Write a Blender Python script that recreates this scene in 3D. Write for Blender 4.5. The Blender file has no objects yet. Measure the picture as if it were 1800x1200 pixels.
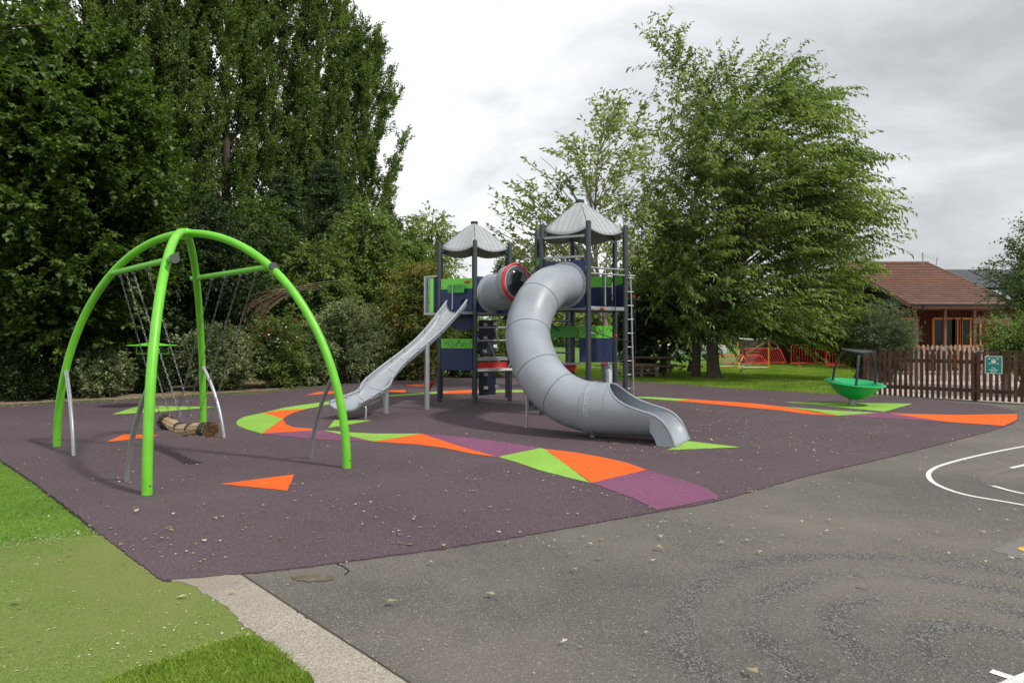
import bpy, math, random
import numpy as np
from mathutils import Vector, Matrix
random.seed(7); rng = np.random.default_rng(11)
SC = bpy.context.scene
COL = SC.collection
# ------------------------------------------------------------------ camera
EYE = 1.55; FPX = 1200.0; HX = 900.0; HY = 590.0
cam_d = bpy.data.cameras.new('camera'); cam = bpy.data.objects.new('camera', cam_d); COL.objects.link(cam)
cam.location = (0, 0, EYE); cam.rotation_euler = (math.radians(90), 0, 0)
cam_d.sensor_width = 36; cam_d.lens = 24; cam_d.shift_y = -10/1800
cam_d.clip_start = 0.1; cam_d.clip_end = 3000
SC.camera = cam
# ------------------------------------------------------------------ world
SUN_AZ = math.atan2(0.83, -0.50); SUN_EL = math.radians(50)
w = bpy.data.worlds.new("World"); SC.world = w; w.use_nodes = True
nt = w.node_tree; N = nt.nodes; Lk = nt.links; N.clear()
out = N.new('ShaderNodeOutputWorld'); bg = N.new('ShaderNodeBackground'); bg.inputs['Strength'].default_value = 0.1
sky = N.new('ShaderNodeTexSky'); sky.sky_type = 'NISHITA'; sky.sun_disc = False
sky.sun_elevation = SUN_EL; sky.sun_rotation = SUN_AZ
tc = N.new('ShaderNodeTexCoord'); mp = N.new('ShaderNodeMapping'); mp.inputs['Scale'].default_value = (1, 1, 2.6)
mp.inputs['Location'].default_value = (0.35, 0.2, 0.1)
n1 = N.new('ShaderNodeTexNoise'); n1.inputs['Scale'].default_value = 2.1; n1.inputs['Detail'].default_value = 7; n1.inputs['Roughness'].default_value = 0.56; n1.inputs['Distortion'].default_value = 0.5
sep = N.new('ShaderNodeSeparateXYZ')
def wmath(op, a, b, clamp=False):
    m = N.new('ShaderNodeMath'); m.operation = op; m.use_clamp = clamp
    for i, v in enumerate((a, b)):
        if isinstance(v, (int, float)): m.inputs[i].default_value = v
        else: Lk.new(v, m.inputs[i])
    return m.outputs[0]
Lk.new(tc.outputs['Generated'], mp.inputs['Vector']); Lk.new(mp.outputs[0], n1.inputs['Vector']); Lk.new(tc.outputs['Generated'], sep.inputs[0])
gx = wmath('MULTIPLY', sep.outputs[0], -0.30)         # cloud cover is thinner and brighter towards the left
fac = wmath('ADD', n1.outputs['Fac'], gx)
ramp = N.new('ShaderNodeValToRGB'); Lk.new(fac, ramp.inputs[0])
cr = ramp.color_ramp; cr.elements[0].position = 0.22; cr.elements[0].color = (4.6, 4.72, 4.85, 1)
cr.elements[1].position = 0.58; cr.elements[1].color = (9.6, 9.7, 9.8, 1)
e = cr.elements.new(0.42); e.color = (7.0, 7.15, 7.35, 1)
mixw = N.new('ShaderNodeMix'); mixw.data_type = 'RGBA'; mixw.inputs[0].default_value = 0.93
Lk.new(sky.outputs[0], mixw.inputs[6]); Lk.new(ramp.outputs[0], mixw.inputs[7])
Lk.new(mixw.outputs[2], bg.inputs['Color']); Lk.new(bg.outputs[0], out.inputs[0])
# ------------------------------------------------------------------ sun
sd = bpy.data.lights.new('sun', 'SUN'); sd.energy = 2.7; sd.angle = math.radians(4); sd.color = (1, 0.95, 0.87)
so = bpy.data.objects.new('sun', sd); COL.objects.link(so)
sv = Vector((math.sin(SUN_AZ)*math.cos(SUN_EL), math.cos(SUN_AZ)*math.cos(SUN_EL), math.sin(SUN_EL)))
so.rotation_euler = sv.to_track_quat('Z', 'Y').to_euler(); so.location = (6, -4, 12)
SC.view_settings.view_transform = 'Standard'; SC.view_settings.look = 'None'
SC.view_settings.exposure = 0.3; SC.view_settings.gamma = 1.0
SC.render.engine = 'CYCLES'
SC.cycles.max_bounces = 8; SC.cycles.transparent_max_bounces = 16
# ------------------------------------------------------------------ helpers
def G(px, py, z=0.0):
    d = FPX*(EYE-z)/(py-HY); return (( px-HX)/FPX*d, d, z)
def Q(px, py, d): return ((px-HX)/FPX*d, d, EYE-(py-HY)/FPX*d)
def V(*a): return Vector(a)
def catmull(P, n=8, closed=False):
    P = [Vector(p) for p in P]; o = []
    m = len(P); rngi = range(m) if closed else range(m-1)
    for i in rngi:
        if closed: a, b, c, d = P[i-1], P[i], P[(i+1) % m], P[(i+2) % m]
        else: a, b, c, d = P[max(i-1, 0)], P[i], P[i+1], P[min(i+2, m-1)]
        for k in range(n):
            t = k/n
            o.append(0.5*((2*b)+(c-a)*t+(2*a-5*b+4*c-d)*t*t+(3*b-a-3*c+d)*t**3))
    if not closed: o.append(P[-1].copy())
    return o
def frames(P):
    T = []
    for i in range(len(P)):
        T.append((P[min(i+1, len(P)-1)]-P[max(i-1, 0)]).normalized())
    up = Vector((0, 0, 1)) if abs(T[0].z) < 0.95 else Vector((1, 0, 0))
    x = T[0].cross(up).normalized(); X = [x]
    for i in range(1, len(P)):
        x = (X[-1]-T[i]*X[-1].dot(T[i])).normalized(); X.append(x)
    return T, X, [X[i].cross(T[i]).normalized() for i in range(len(P))]
class MB:
    def __init__(s): s.v = []; s.f = []; s.p = []
    def add(s, vs, fs):
        o = len(s.v); s.p.append((len(s.v), len(s.f))); s.v += [tuple(v) for v in vs]; s.f += [tuple(i+o for i in f) for f in fs]; return s
    def box(s, c, size, rz=0.0, M=None):
        hx, hy, hz = size[0]/2, size[1]/2, size[2]/2
        M = M or Matrix.Translation(c) @ Matrix.Rotation(rz, 4, 'Z')
        vs = [M @ Vector((x, y, z)) for x in (-hx, hx) for y in (-hy, hy) for z in (-hz, hz)]
        return s.add(vs, [(0, 1, 3, 2), (4, 6, 7, 5), (0, 4, 5, 1), (2, 3, 7, 6), (0, 2, 6, 4), (1, 5, 7, 3)])
    def bar(s, a, b, w_, h_, up=(0, 0, 1)):
        a = Vector(a); b = Vector(b); t = (b-a); L = t.length; t.normalize()
        u = Vector(up); x = t.cross(u)
        if x.length < 1e-4: x = t.cross(Vector((1, 0, 0)))
        x.normalize(); y = x.cross(t)
        M = Matrix((x, t, y)).transposed().to_4x4(); M.translation = (a+b)/2
        return s.box(None, (w_, L, h_), M=M)
    def tube(s, P, r, n=10, cap=True):
        P = [Vector(p) for p in P]; R = r if isinstance(r, (list, tuple)) else [r]*len(P)
        T, X, Y = frames(P); vs = []; fs = []
        for i, p in enumerate(P):
            for k in range(n):
                a = 2*math.pi*k/n; vs.append(p+(X[i]*math.cos(a)+Y[i]*math.sin(a))*R[i])
        for i in range(len(P)-1):
            for k in range(n):
                fs.append((i*n+k, i*n+(k+1) % n, (i+1)*n+(k+1) % n, (i+1)*n+k))
        if cap: fs.append(tuple(range(n-1, -1, -1))); fs.append(tuple((len(P)-1)*n+k for k in range(n)))
        return s.add(vs, fs)
    def lathe(s, prof, c=(0, 0, 0), n=24, M=None):
        M = M or Matrix.Translation(c); vs = []; fs = []
        for (r, z) in prof:
            for k in range(n):
                a = 2*math.pi*k/n; vs.append(M @ Vector((r*math.cos(a), r*math.sin(a), z)))
        for i in range(len(prof)-1):
            for k in range(n): fs.append((i*n+k, i*n+(k+1) % n, (i+1)*n+(k+1) % n, (i+1)*n+k))
        return s.add(vs, fs)
    def prism(s, pts, ext):
        pts = [Vector(p) for p in pts]; e = Vector(ext); n = len(pts)
        vs = pts+[p+e for p in pts]
        fs = [tuple(range(n)), tuple(range(2*n-1, n-1, -1))]+[(i, i+n, (i+1) % n+n, (i+1) % n) for i in range(n)]
        return s.add(vs, fs)
    def sheet(s, pts): return s.add(pts, [tuple(range(len(pts)))])
    def ball(s, c, r, n=8):
        return s.lathe([(max(1e-4, r*math.sin(math.pi*i/n)), -r*math.cos(math.pi*i/n)) for i in range(n+1)], c, n+2)
    def build(s, name, mat, parent=None, smooth=True, ang=40):
        me = bpy.data.meshes.new(name); me.from_pydata(s.v, [], s.f); me.validate()
        import bmesh
        bm = bmesh.new(); bm.from_mesh(me); bmesh.ops.recalc_face_normals(bm, faces=bm.faces); bm.to_mesh(me); bm.free()
        if smooth:
            me.shade_smooth(); me.set_sharp_from_angle(angle=math.radians(ang))
        me.materials.append(mat)
        o = bpy.data.objects.new(name, me); COL.objects.link(o)
        if parent: o.parent = parent
        return o
def each(mb, name, m, parent=None):
    """one object for every shape that was added"""
    o = None; pp = mb.p+[(len(mb.v), len(mb.f))]
    for (v0, f0), (v1, f1) in zip(pp[:-1], pp[1:]):
        q = MB(); q.v = mb.v[v0:v1]; q.f = [tuple(i-v0 for i in f) for f in mb.f[f0:f1]]
        o = P_(q, name, m, parent)
    return o
def npmesh(name, verts, faces, mat, parent=None, smooth=False):
    me = bpy.data.meshes.new(name); k = faces.shape[1]
    me.vertices.add(len(verts)); me.vertices.foreach_set('co', verts.astype(np.float32).ravel())
    me.loops.add(faces.size); me.loops.foreach_set('vertex_index', faces.astype(np.int32).ravel())
    me.polygons.add(len(faces)); me.polygons.foreach_set('loop_start', np.arange(0, faces.size, k, dtype=np.int32))
    me.polygons.foreach_set('loop_total', np.full(len(faces), k, dtype=np.int32))
    me.update(calc_edges=True); me.materials.append(mat)
    if smooth: me.shade_smooth()
    o = bpy.data.objects.new(name, me); COL.objects.link(o)
    if parent: o.parent = parent
    return o
def tag(o, label=None, cat=None, group=None, kind=None):
    if label: o['label'] = label
    if cat: o['category'] = cat
    if group: o['group'] = group
    if kind: o['kind'] = kind
    return o
def empty(name, label, cat, loc=(0, 0, 0), group=None, rz=0):
    o = bpy.data.objects.new(name, None); COL.objects.link(o); o.location = loc; o.rotation_euler = (0, 0, rz)
    o.empty_display_size = 0.2
    return tag(o, label, cat, group)
def child(o, parent):   # keep world coordinates when the parent is moved away from the origin
    o.parent = parent; o.matrix_parent_inverse = Matrix.Translation(-parent.location); return o
def thing_at(name, label, cat, loc, group=None): return empty(name, label, cat, loc, group)
# ------------------------------------------------------------------ materials
def mat(name, col, rough=0.5, metal=0.0, spec=0.5, var=0.0, vscale=3.0, bump=0.0, bscale=200.0, col2=None, coat=0.0, detail=4):
    m = bpy.data.materials.new(name); m.use_nodes = True; t = m.node_tree; b = t.nodes['Principled BSDF']
    b.inputs['Base Color'].default_value = (*col, 1); b.inputs['Roughness'].default_value = rough
    b.inputs['Metallic'].default_value = metal; b.inputs['Specular IOR Level'].default_value = spec
    b.inputs['Coat Weight'].default_value = coat; b.inputs['Coat Roughness'].default_value = 0.15
    tcn = t.nodes.new('ShaderNodeTexCoord')
    if var > 0 or col2:
        n = t.nodes.new('ShaderNodeTexNoise'); n.inputs['Scale'].default_value = vscale; n.inputs['Detail'].default_value = detail; n.inputs['Roughness'].default_value = 0.62
        t.links.new(tcn.outputs['Object'], n.inputs['Vector'])
        r = t.nodes.new('ShaderNodeValToRGB'); t.links.new(n.outputs['Fac'], r.inputs[0])
        c2 = col2 or tuple(min(1, c*(1+var)) for c in col); c1 = col if col2 else tuple(c*(1-var) for c in col)
        r.color_ramp.elements[0].position = 0.3; r.color_ramp.elements[0].color = (*c1, 1)
        r.color_ramp.elements[1].position = 0.7; r.color_ramp.elements[1].color = (*c2, 1)
        t.links.new(r.outputs[0], b.inputs['Base Color'])
        mr = t.nodes.new('ShaderNodeMapRange'); mr.inputs['To Min'].default_value = max(0.05, rough-0.08); mr.inputs['To Max'].default_value = min(1, rough+0.12)
        t.links.new(n.outputs['Fac'], mr.inputs[0]); t.links.new(mr.outputs[0], b.inputs['Roughness'])
    if bump > 0:
        n2 = t.nodes.new('ShaderNodeTexNoise'); n2.inputs['Scale'].default_value = bscale; n2.inputs['Detail'].default_value = 3
        t.links.new(tcn.outputs['Object'], n2.inputs['Vector'])
        bp = t.nodes.new('ShaderNodeBump'); bp.inputs['Strength'].default_value = bump; bp.inputs['Distance'].default_value = 0.01
        t.links.new(n2.outputs['Fac'], bp.inputs['Height']); t.links.new(bp.outputs[0], b.inputs['Normal'])
    return m
def granular(name, base, light, dark, gs=170.0, mottle=None, rough=0.85, bump=0.5, lightamt=0.08, big=0.35):
    """speckled ground: grains of three colours, broad wear"""
    m = bpy.data.materials.new(name); m.use_nodes = True; t = m.node_tree; b = t.nodes['Principled BSDF']; nn = t.nodes; lk = t.links
    b.inputs['Roughness'].default_value = rough; b.inputs['Specular IOR Level'].default_value = 0.3
    tcn = nn.new('ShaderNodeTexCoord')
    vo = nn.new('ShaderNodeTexVoronoi'); vo.inputs['Scale'].default_value = gs; lk.new(tcn.outputs['Object'], vo.inputs['Vector'])
    sp = nn.new('ShaderNodeSeparateColor'); lk.new(vo.outputs['Color'], sp.inputs[0])
    r = nn.new('ShaderNodeValToRGB'); lk.new(sp.outputs[0], r.inputs[0]); c = r.color_ramp
    c.elements[0].position = 0.0; c.elements[0].color = (*dark, 1); c.elements[1].position = 1.0; c.elements[1].color = (*light, 1)
    e1 = c.elements.new(0.45); e1.color = (*base, 1); e2 = c.elements.new(1-lightamt); e2.color = (*base, 1)
    nb = nn.new('ShaderNodeTexNoise'); nb.inputs['Scale'].default_value = 0.55; nb.inputs['Detail'].default_value = 8; nb.inputs['Roughness'].default_value = 0.62
    lk.new(tcn.outputs['Object'], nb.inputs['Vector'])
    mx = nn.new('ShaderNodeMix'); mx.data_type = 'RGBA'; mx.blend_type = 'MIX'
    rb = nn.new('ShaderNodeMapRange'); rb.inputs['From Min'].default_value = 0.42; rb.inputs['From Max'].default_value = 0.68; rb.inputs['To Max'].default_value = big
    lk.new(nb.outputs['Fac'], rb.inputs[0]); lk.new(rb.outputs[0], mx.inputs[0]); lk.new(r.outputs[0], mx.inputs[6])
    mx.inputs[7].default_value = (*(mottle or light), 1)
    lk.new(mx.outputs[2], b.inputs['Base Color'])
    bp = nn.new('ShaderNodeBump'); bp.inputs['Strength'].default_value = bump; bp.inputs['Distance'].default_value = 0.004
    lk.new(vo.outputs['Distance'], bp.inputs['Height']); lk.new(bp.outputs[0], b.inputs['Normal'])
    m['_out'] = 1
    return m, mx, tcn
def leafmat(name, c1, c2, c3, trans=0.35, rough=0.5, spec=0.35, tcol=None):
    m = bpy.data.materials.new(name); m.use_nodes = True; t = m.node_tree; nn = t.nodes; lk = t.links
    b = nn['Principled BSDF']; b.inputs['Roughness'].default_value = rough; b.inputs['Specular IOR Level'].default_value = spec
    g = nn.new('ShaderNodeNewGeometry'); tcn = nn.new('ShaderNodeTexCoord')
    n = nn.new('ShaderNodeTexNoise'); n.inputs['Scale'].default_value = 0.9; n.inputs['Detail'].default_value = 3
    lk.new(tcn.outputs['Object'], n.inputs['Vector'])
    a = nn.new('ShaderNodeMath'); a.operation = 'MULTIPLY_ADD'; a.inputs[1].default_value = 0.62
    lk.new(g.outputs['Random Per Island'], a.inputs[0])
    s2 = nn.new('ShaderNodeMath'); s2.operation = 'MULTIPLY_ADD'; s2.inputs[1].default_value = 1.6; s2.inputs[2].default_value = -0.6
    lk.new(n.outputs['Fac'], s2.inputs[0]); lk.new(s2.outputs[0], a.inputs[2])
    r = nn.new('ShaderNodeValToRGB'); lk.new(a.outputs[0], r.inputs[0]); c = r.color_ramp
    c.elements[0].position = 0.1; c.elements[0].color = (*c1, 1); c.elements[1].position = 0.95; c.elements[1].color = (*c3, 1)
    e = c.elements.new(0.55); e.color = (*c2, 1)
    lk.new(r.outputs[0], b.inputs['Base Color'])
    tr = nn.new('ShaderNodeBsdfTranslucent'); ml = nn.new('ShaderNodeMix'); ml.data_type = 'RGBA'; ml.blend_type = 'MULTIPLY'; ml.inputs[0].default_value = 1
    lk.new(r.outputs[0], ml.inputs[6]); ml.inputs[7].default_value = (*(tcol or (1.5, 1.7, 0.7)), 1); lk.new(ml.outputs[2], tr.inputs['Color'])
    mx = nn.new('ShaderNodeMixShader'); mx.inputs[0].default_value = trans
    lk.new(b.outputs[0], mx.inputs[1]); lk.new(tr.outputs[0], mx.inputs[2]); lk.new(mx.outputs[0], nn['Material Output'].inputs['Surface'])
    return m
M = {}
M['post'] = mat('slate_post', (0.034, 0.043, 0.052), 0.42, 0.1, var=0.15, vscale=8)
M['navy'] = mat('navy_board', (0.012, 0.032, 0.105), 0.5, var=0.12, vscale=6, bump=0.08, bscale=500)
M['navydark'] = mat('dark_navy_board', (0.008, 0.014, 0.035), 0.5, var=0.1)
M['greenboard'] = mat('lime_board', (0.16, 0.62, 0.06), 0.45, var=0.06, vscale=6, bump=0.08, bscale=500)
M['darkgreen'] = mat('green_board', (0.05, 0.33, 0.04), 0.45)
M['black'] = mat('black_line', (0.015, 0.015, 0.017), 0.6)
M['steel'] = mat('galvanised_steel', (0.38, 0.40, 0.42), 0.38, 0.75, var=0.12, vscale=14)
M['greysteel'] = mat('grey_coated_steel', (0.30, 0.32, 0.34), 0.4, 0.4, var=0.1)
M['darksteel'] = mat('dark_coated_steel', (0.12, 0.13, 0.14), 0.4, 0.5)
M['slide'] = mat('grey_moulded_plastic', (0.27, 0.30, 0.34), 0.40, spec=0.5, var=0.14, vscale=1.3, bump=0.05, bscale=300)
M['slidein'] = mat('grey_plastic_slide', (0.29, 0.315, 0.35), 0.36, spec=0.5, var=0.08, vscale=2, bump=0.04, bscale=300)
M['roofgrey'] = mat('pale_grey_roof_board', (0.33, 0.35, 0.365), 0.55, var=0.08, vscale=5)
M['seam'] = mat('dark_seam', (0.10, 0.11, 0.12), 0.6)
M['red'] = mat('red_plastic', (0.50, 0.02, 0.025), 0.35, var=0.08)
M['redboard'] = mat('red_board', (0.50, 0.02, 0.015), 0.5, var=0.1)
M['white'] = mat('white_paint', (0.78, 0.78, 0.76), 0.5, var=0.06)
M['swinggreen'] = mat('lime_green_paint', (0.15, 0.53, 0.03), 0.38, spec=0.5, var=0.10, vscale=5, bump=0.06, bscale=60)
M['chain'] = mat('chain_steel', (0.16, 0.16, 0.165), 0.45, 0.6)
M['ropewood'] = mat('tan_rope', (0.40, 0.28, 0.16), 0.85, var=0.2, vscale=14, bump=0.5, bscale=140)
M['bristle'] = mat('frayed_rope_end', (0.26, 0.16, 0.07), 0.95, col2=(0.45, 0.31, 0.16), vscale=60, bump=1.0, bscale=150)
M['bristledark'] = mat('dark_frayed_rope', (0.10, 0.07, 0.04), 0.95, var=0.5, vscale=60)
M['rubberblack'] = mat('black_rubber', (0.018, 0.018, 0.022), 0.6, var=0.3, vscale=20)
M['bowl'] = mat('green_bowl_plastic', (0.0, 0.33, 0.10), 0.33, var=0.06, vscale=4)
M['picket'] = mat('dark_stained_timber', (0.062, 0.034, 0.026), 0.85, spec=0.2, col2=(0.12, 0.068, 0.05), vscale=5, bump=0.4, bscale=60)
M['picketpale'] = mat('weathered_timber', (0.30, 0.23, 0.18), 0.85, col2=(0.52, 0.44, 0.36), vscale=9, bump=0.4, bscale=60)
M['sign'] = mat('green_sign_board', (0.0, 0.24, 0.17), 0.45)
M['cladding'] = mat('red_brown_cladding', (0.065, 0.020, 0.012), 0.8, spec=0.15, col2=(0.11, 0.036, 0.02), vscale=4, bump=0.3, bscale=40)
M['orangewood'] = mat('orange_timber_frame', (0.62, 0.20, 0.03), 0.55, var=0.15)
M['veranda'] = mat('brown_veranda_timber', (0.16, 0.075, 0.05), 0.7, var=0.2)
M['glassdark'] = mat('dark_window_glass', (0.012, 0.014, 0.016), 0.1, spec=0.3)
M['bark'] = mat('dark_bark', (0.05, 0.038, 0.028), 0.95, col2=(0.12, 0.095, 0.07), vscale=7, bump=1.0, bscale=25)
M['barkpale'] = mat('grey_bark', (0.16, 0.14, 0.11), 0.9, col2=(0.30, 0.27, 0.22), vscale=9, bump=0.8, bscale=25)
M['deadwood'] = mat('dead_branch', (0.25, 0.18, 0.12), 0.9, var=0.3, vscale=9)
M['barrier'] = mat('red_barrier_plastic', (0.62, 0.035, 0.015), 0.45, var=0.1)
M['orangesteel'] = mat('orange_goal_paint', (0.80, 0.36, 0.03), 0.5, var=0.1)
M['net'] = mat('pale_net_cord', (0.5, 0.52, 0.5), 0.8)
M['gravelwood'] = mat('old_table_timber', (0.10, 0.06, 0.04), 0.85, var=0.3)
M['carpaint'] = mat('white_car_paint', (0.7, 0.71, 0.72), 0.25, coat=0.6, var=0.03)
M['tyre'] = mat('tyre_rubber', (0.02, 0.02, 0.02), 0.8, var=0.2)
M['meshgreen'] = mat('green_mesh_fence', (0.02, 0.12, 0.05), 0.5, var=0.1)
def island_tint(m, lo=0.65, hi=1.3):
    t = m.node_tree; b = t.nodes['Principled BSDF']; src = b.inputs['Base Color'].links[0].from_socket
    g = t.nodes.new('ShaderNodeNewGeometry'); mr = t.nodes.new('ShaderNodeMapRange'); mr.inputs['To Min'].default_value = lo; mr.inputs['To Max'].default_value = hi
    t.links.new(g.outputs['Random Per Island'], mr.inputs[0])
    vm = t.nodes.new('ShaderNodeVectorMath'); vm.operation = 'SCALE'; t.links.new(src, vm.inputs[0]); t.links.new(mr.outputs[0], vm.inputs['Scale']); t.links.new(vm.outputs[0], b.inputs['Base Color'])
for k_ in ('picket', 'picketpale', 'cladding', 'veranda'): island_tint(M[k_])
# leaves
L_poplar = leafmat('poplar_leaf', (0.055, 0.095, 0.022), (0.12, 0.175, 0.045), (0.235, 0.30, 0.095), 0.36)
L_maple = leafmat('maple_leaf', (0.032, 0.065, 0.012), (0.07, 0.122, 0.022), (0.145, 0.205, 0.045), 0.3)
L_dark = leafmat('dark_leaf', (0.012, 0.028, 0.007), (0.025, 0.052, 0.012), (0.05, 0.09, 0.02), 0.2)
L_mid = leafmat('mid_green_leaf', (0.065, 0.11, 0.025), (0.14, 0.20, 0.05), (0.27, 0.33, 0.11), 0.38)
L_light = leafmat('pale_green_leaf', (0.13, 0.17, 0.055), (0.24, 0.29, 0.11), (0.38, 0.42, 0.21), 0.42)
L_cherry = leafmat('cherry_leaf', (0.07, 0.112, 0.03), (0.155, 0.215, 0.055), (0.33, 0.39, 0.135), 0.40)
L_eleag = leafmat('grey_green_leaf', (0.065, 0.10, 0.035), (0.19, 0.24, 0.11), (0.42, 0.47, 0.25), 0.28, tcol=(1.2, 1.3, 0.8))
L_spruce = leafmat('blue_green_needle', (0.035, 0.065, 0.025), (0.07, 0.115, 0.045), (0.13, 0.18, 0.08), 0.2)
L_photinia = leafmat('red_tipped_leaf', (0.07, 0.12, 0.025), (0.16, 0.21, 0.05), (0.38, 0.22, 0.08), 0.32)
L_birch = leafmat('birch_leaf', (0.045, 0.085, 0.03), (0.09, 0.145, 0.05), (0.17, 0.23, 0.09), 0.35)
L_silver = leafmat('silver_green_leaf', (0.06, 0.09, 0.05), (0.12, 0.17, 0.09), (0.22, 0.28, 0.16), 0.25)
L_grass = leafmat('grass_blade', (0.12, 0.20, 0.02), (0.20, 0.31, 0.035), (0.36, 0.43, 0.11), 0.4, rough=0.6)
L_redfl = leafmat('red_flower', (0.22, 0.03, 0.015), (0.32, 0.05, 0.02), (0.38, 0.10, 0.04), 0.2, tcol=(1, 1, 1))
L_whitefl = leafmat('white_flower', (0.5, 0.5, 0.42), (0.65, 0.65, 0.55), (0.75, 0.75, 0.68), 0.2, tcol=(1, 1, 1))
L_fallen = leafmat('fallen_leaf', (0.20, 0.13, 0.06), (0.36, 0.36, 0.18), (0.78, 0.74, 0.60), 0.1, tcol=(1, 1, 1))
# ------------------------------------------------------------------ ground
def structure(name, pts, m, z):
    mb = MB().sheet([(p[0], p[1], 0) for p in pts]); n_ = len(pts)
    if name in ('rubber_surface', 'concrete_strip', 'turf_mat', 'repair_patch'):
        mb = MB().add([(p[0], p[1], 0) for p in pts]+[(p[0], p[1], -0.03) for p in pts], [tuple(range(n_))]+[(i, i+n_, (i+1) % n_+n_, (i+1) % n_) for i in range(n_)])
    o = mb.build(name, m, smooth=False)
    o.location.z = z
    return tag(o, kind='structure')
def rough(pts, amp=0.012, step=0.05, dmax=14):
    """break a clean outline into the small irregular steps of a hand-laid edge"""
    o = []; r = random.Random(4)
    for i, a in enumerate(pts):
        b = pts[(i+1) % len(pts)]; L = math.hypot(b[0]-a[0], b[1]-a[1]); o.append(tuple(a[:2]))
        if abs(a[1]) > dmax or L > 6: continue
        k = int(L/step)
        for j in range(1, k): o.append((a[0]+(b[0]-a[0])*j/k+r.gauss(0, amp), a[1]+(b[1]-a[1])*j/k+r.gauss(0, amp)))
    return o
def px_poly(pts): return [G(x, y)[:2] for x, y in pts]
m_field, mxf, _ = granular('lawn_soil', (0.075, 0.17, 0.012), (0.13, 0.25, 0.03), (0.04, 0.09, 0.01), 60, mottle=(0.12, 0.21, 0.03), bump=0.8, lightamt=0.3, big=0.6)
structure('field', [(-400, -60), (400, -60), (400, 900), (-400, 900)], m_field, -0.02)
# asphalt, with the worn ring marks left by an old painted spiral
m_asph, mxa, tca = granular('worn_asphalt', (0.124, 0.113, 0.100), (0.30, 0.275, 0.245), (0.058, 0.054, 0.050), 150, mottle=(0.185, 0.165, 0.142), bump=0.5, lightamt=0.08, big=0.65)
t = m_asph.node_tree; nn = t.nodes; lk = t.links; b = nn['Principled BSDF']
def nmath(t, op, *a, clamp=False):
    m = t.nodes.new('ShaderNodeMath'); m.operation = op; m.use_clamp = clamp
    for i, v in enumerate(a):
        if isinstance(v, (int, float)): m.inputs[i].default_value = v
        else: t.links.new(v, m.inputs[i])
    return m.outputs[0]
sx = nn.new('ShaderNodeSeparateXYZ'); lk.new(tca.outputs['Object'], sx.inputs[0])
dx = nmath(t, 'SUBTRACT', sx.outputs[0], 2.35); dy = nmath(t, 'SUBTRACT', sx.outputs[1], 3.37)
rr = nmath(t, 'SQRT', nmath(t, 'ADD', nmath(t, 'MULTIPLY', dx, dx), nmath(t, 'MULTIPLY', dy, dy)))
wn = nn.new('ShaderNodeTexNoise'); wn.inputs['Scale'].default_value = 2.2; wn.inputs['Detail'].default_value = 5; lk.new(tca.outputs['Object'], wn.inputs['Vector'])
wob = nmath(t, 'MULTIPLY', nmath(t, 'SUBTRACT', wn.outputs['Fac'], 0.5), 0.28)
rr2 = nmath(t, 'ADD', rr, wob)
mask = None
for R0, wd in ((1.47, 0.16), (1.08, 0.15), (0.68, 0.15), (0.30, 0.12)):
    q = nmath(t, 'SUBTRACT', 1.0, nmath(t, 'DIVIDE', nmath(t, 'ABSOLUTE', nmath(t, 'SUBTRACT', rr2, R0)), wd), clamp=True)
    mask = q if mask is None else nmath(t, 'MAXIMUM', mask, q)
wn2 = nn.new('ShaderNodeTexNoise'); wn2.inputs['Scale'].default_value = 1.3; wn2.inputs['Detail'].default_value = 4; lk.new(tca.outputs['Object'], wn2.inputs['Vector'])
mask = nmath(t, 'MULTIPLY', mask, nmath(t, 'MULTIPLY_ADD', wn2.outputs['Fac'], 3.2, -0.95, clamp=True))
vg = nn.new('ShaderNodeTexVoronoi'); vg.inputs['Scale'].default_value = 120; lk.new(tca.outputs['Object'], vg.inputs['Vector'])
sg = nn.new('ShaderNodeSeparateColor'); lk.new(vg.outputs['Color'], sg.inputs[0])
rg = nn.new('ShaderNodeValToRGB'); lk.new(sg.outputs[1], rg.inputs[0]); rg.color_ramp.elements[0].color = (0.032, 0.032, 0.033, 1); rg.color_ramp.elements[1].color = (0.27, 0.26, 0.25, 1)
e = rg.color_ramp.elements.new(0.6); e.color = (0.085, 0.082, 0.08, 1)
mxr = nn.new('ShaderNodeMix'); mxr.data_type = 'RGBA'; lk.new(nmath(t, 'MULTIPLY', nmath(t, 'MULTIPLY', mask, 1.5, clamp=True), 0.78), mxr.inputs[0]); lk.new(mxa.outputs[2], mxr.inputs[6]); lk.new(rg.outputs[0], mxr.inputs[7])
# second, darker broad stain layer
wn3 = nn.new('ShaderNodeTexNoise'); wn3.inputs['Scale'].default_value = 0.33; wn3.inputs['Detail'].default_value = 7; wn3.inputs['Roughness'].default_value = 0.6; lk.new(tca.outputs['Object'], wn3.inputs['Vector'])
mxs = nn.new('ShaderNodeMix'); mxs.data_type = 'RGBA'; mxs.blend_type = 'MULTIPLY'
lk.new(nmath(t, 'MULTIPLY_ADD', wn3.outputs['Fac'], 3.0, -1.35, clamp=True), mxs.inputs[0]); lk.new(mxr.outputs[2], mxs.inputs[6]); mxs.inputs[7].default_value = (0.62, 0.64, 0.68, 1)
lk.new(mxs.outputs[2], b.inputs['Base Color'])
structure('asphalt', [(-1.78, 4.42), (-0.457, 3.05), (1.6, 0.9), (5, -2.6), (40, -3), (40, 9), (11.9, 15.4), (9.34, 18.1), (3, 14), (-1, 8)], m_asph, -0.004)
# pale paving behind the picket fence
m_pave, _, _ = granular('pale_paving', (0.42, 0.36, 0.31), (0.55, 0.5, 0.44), (0.3, 0.25, 0.21), 60, bump=0.2, lightamt=0.3)
structure('paving', [(11.9, 15.4), (40, 9), (45, 30), (16, 30), (12.5, 24.2), (9.6, 18.3)], m_pave, -0.004)
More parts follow.
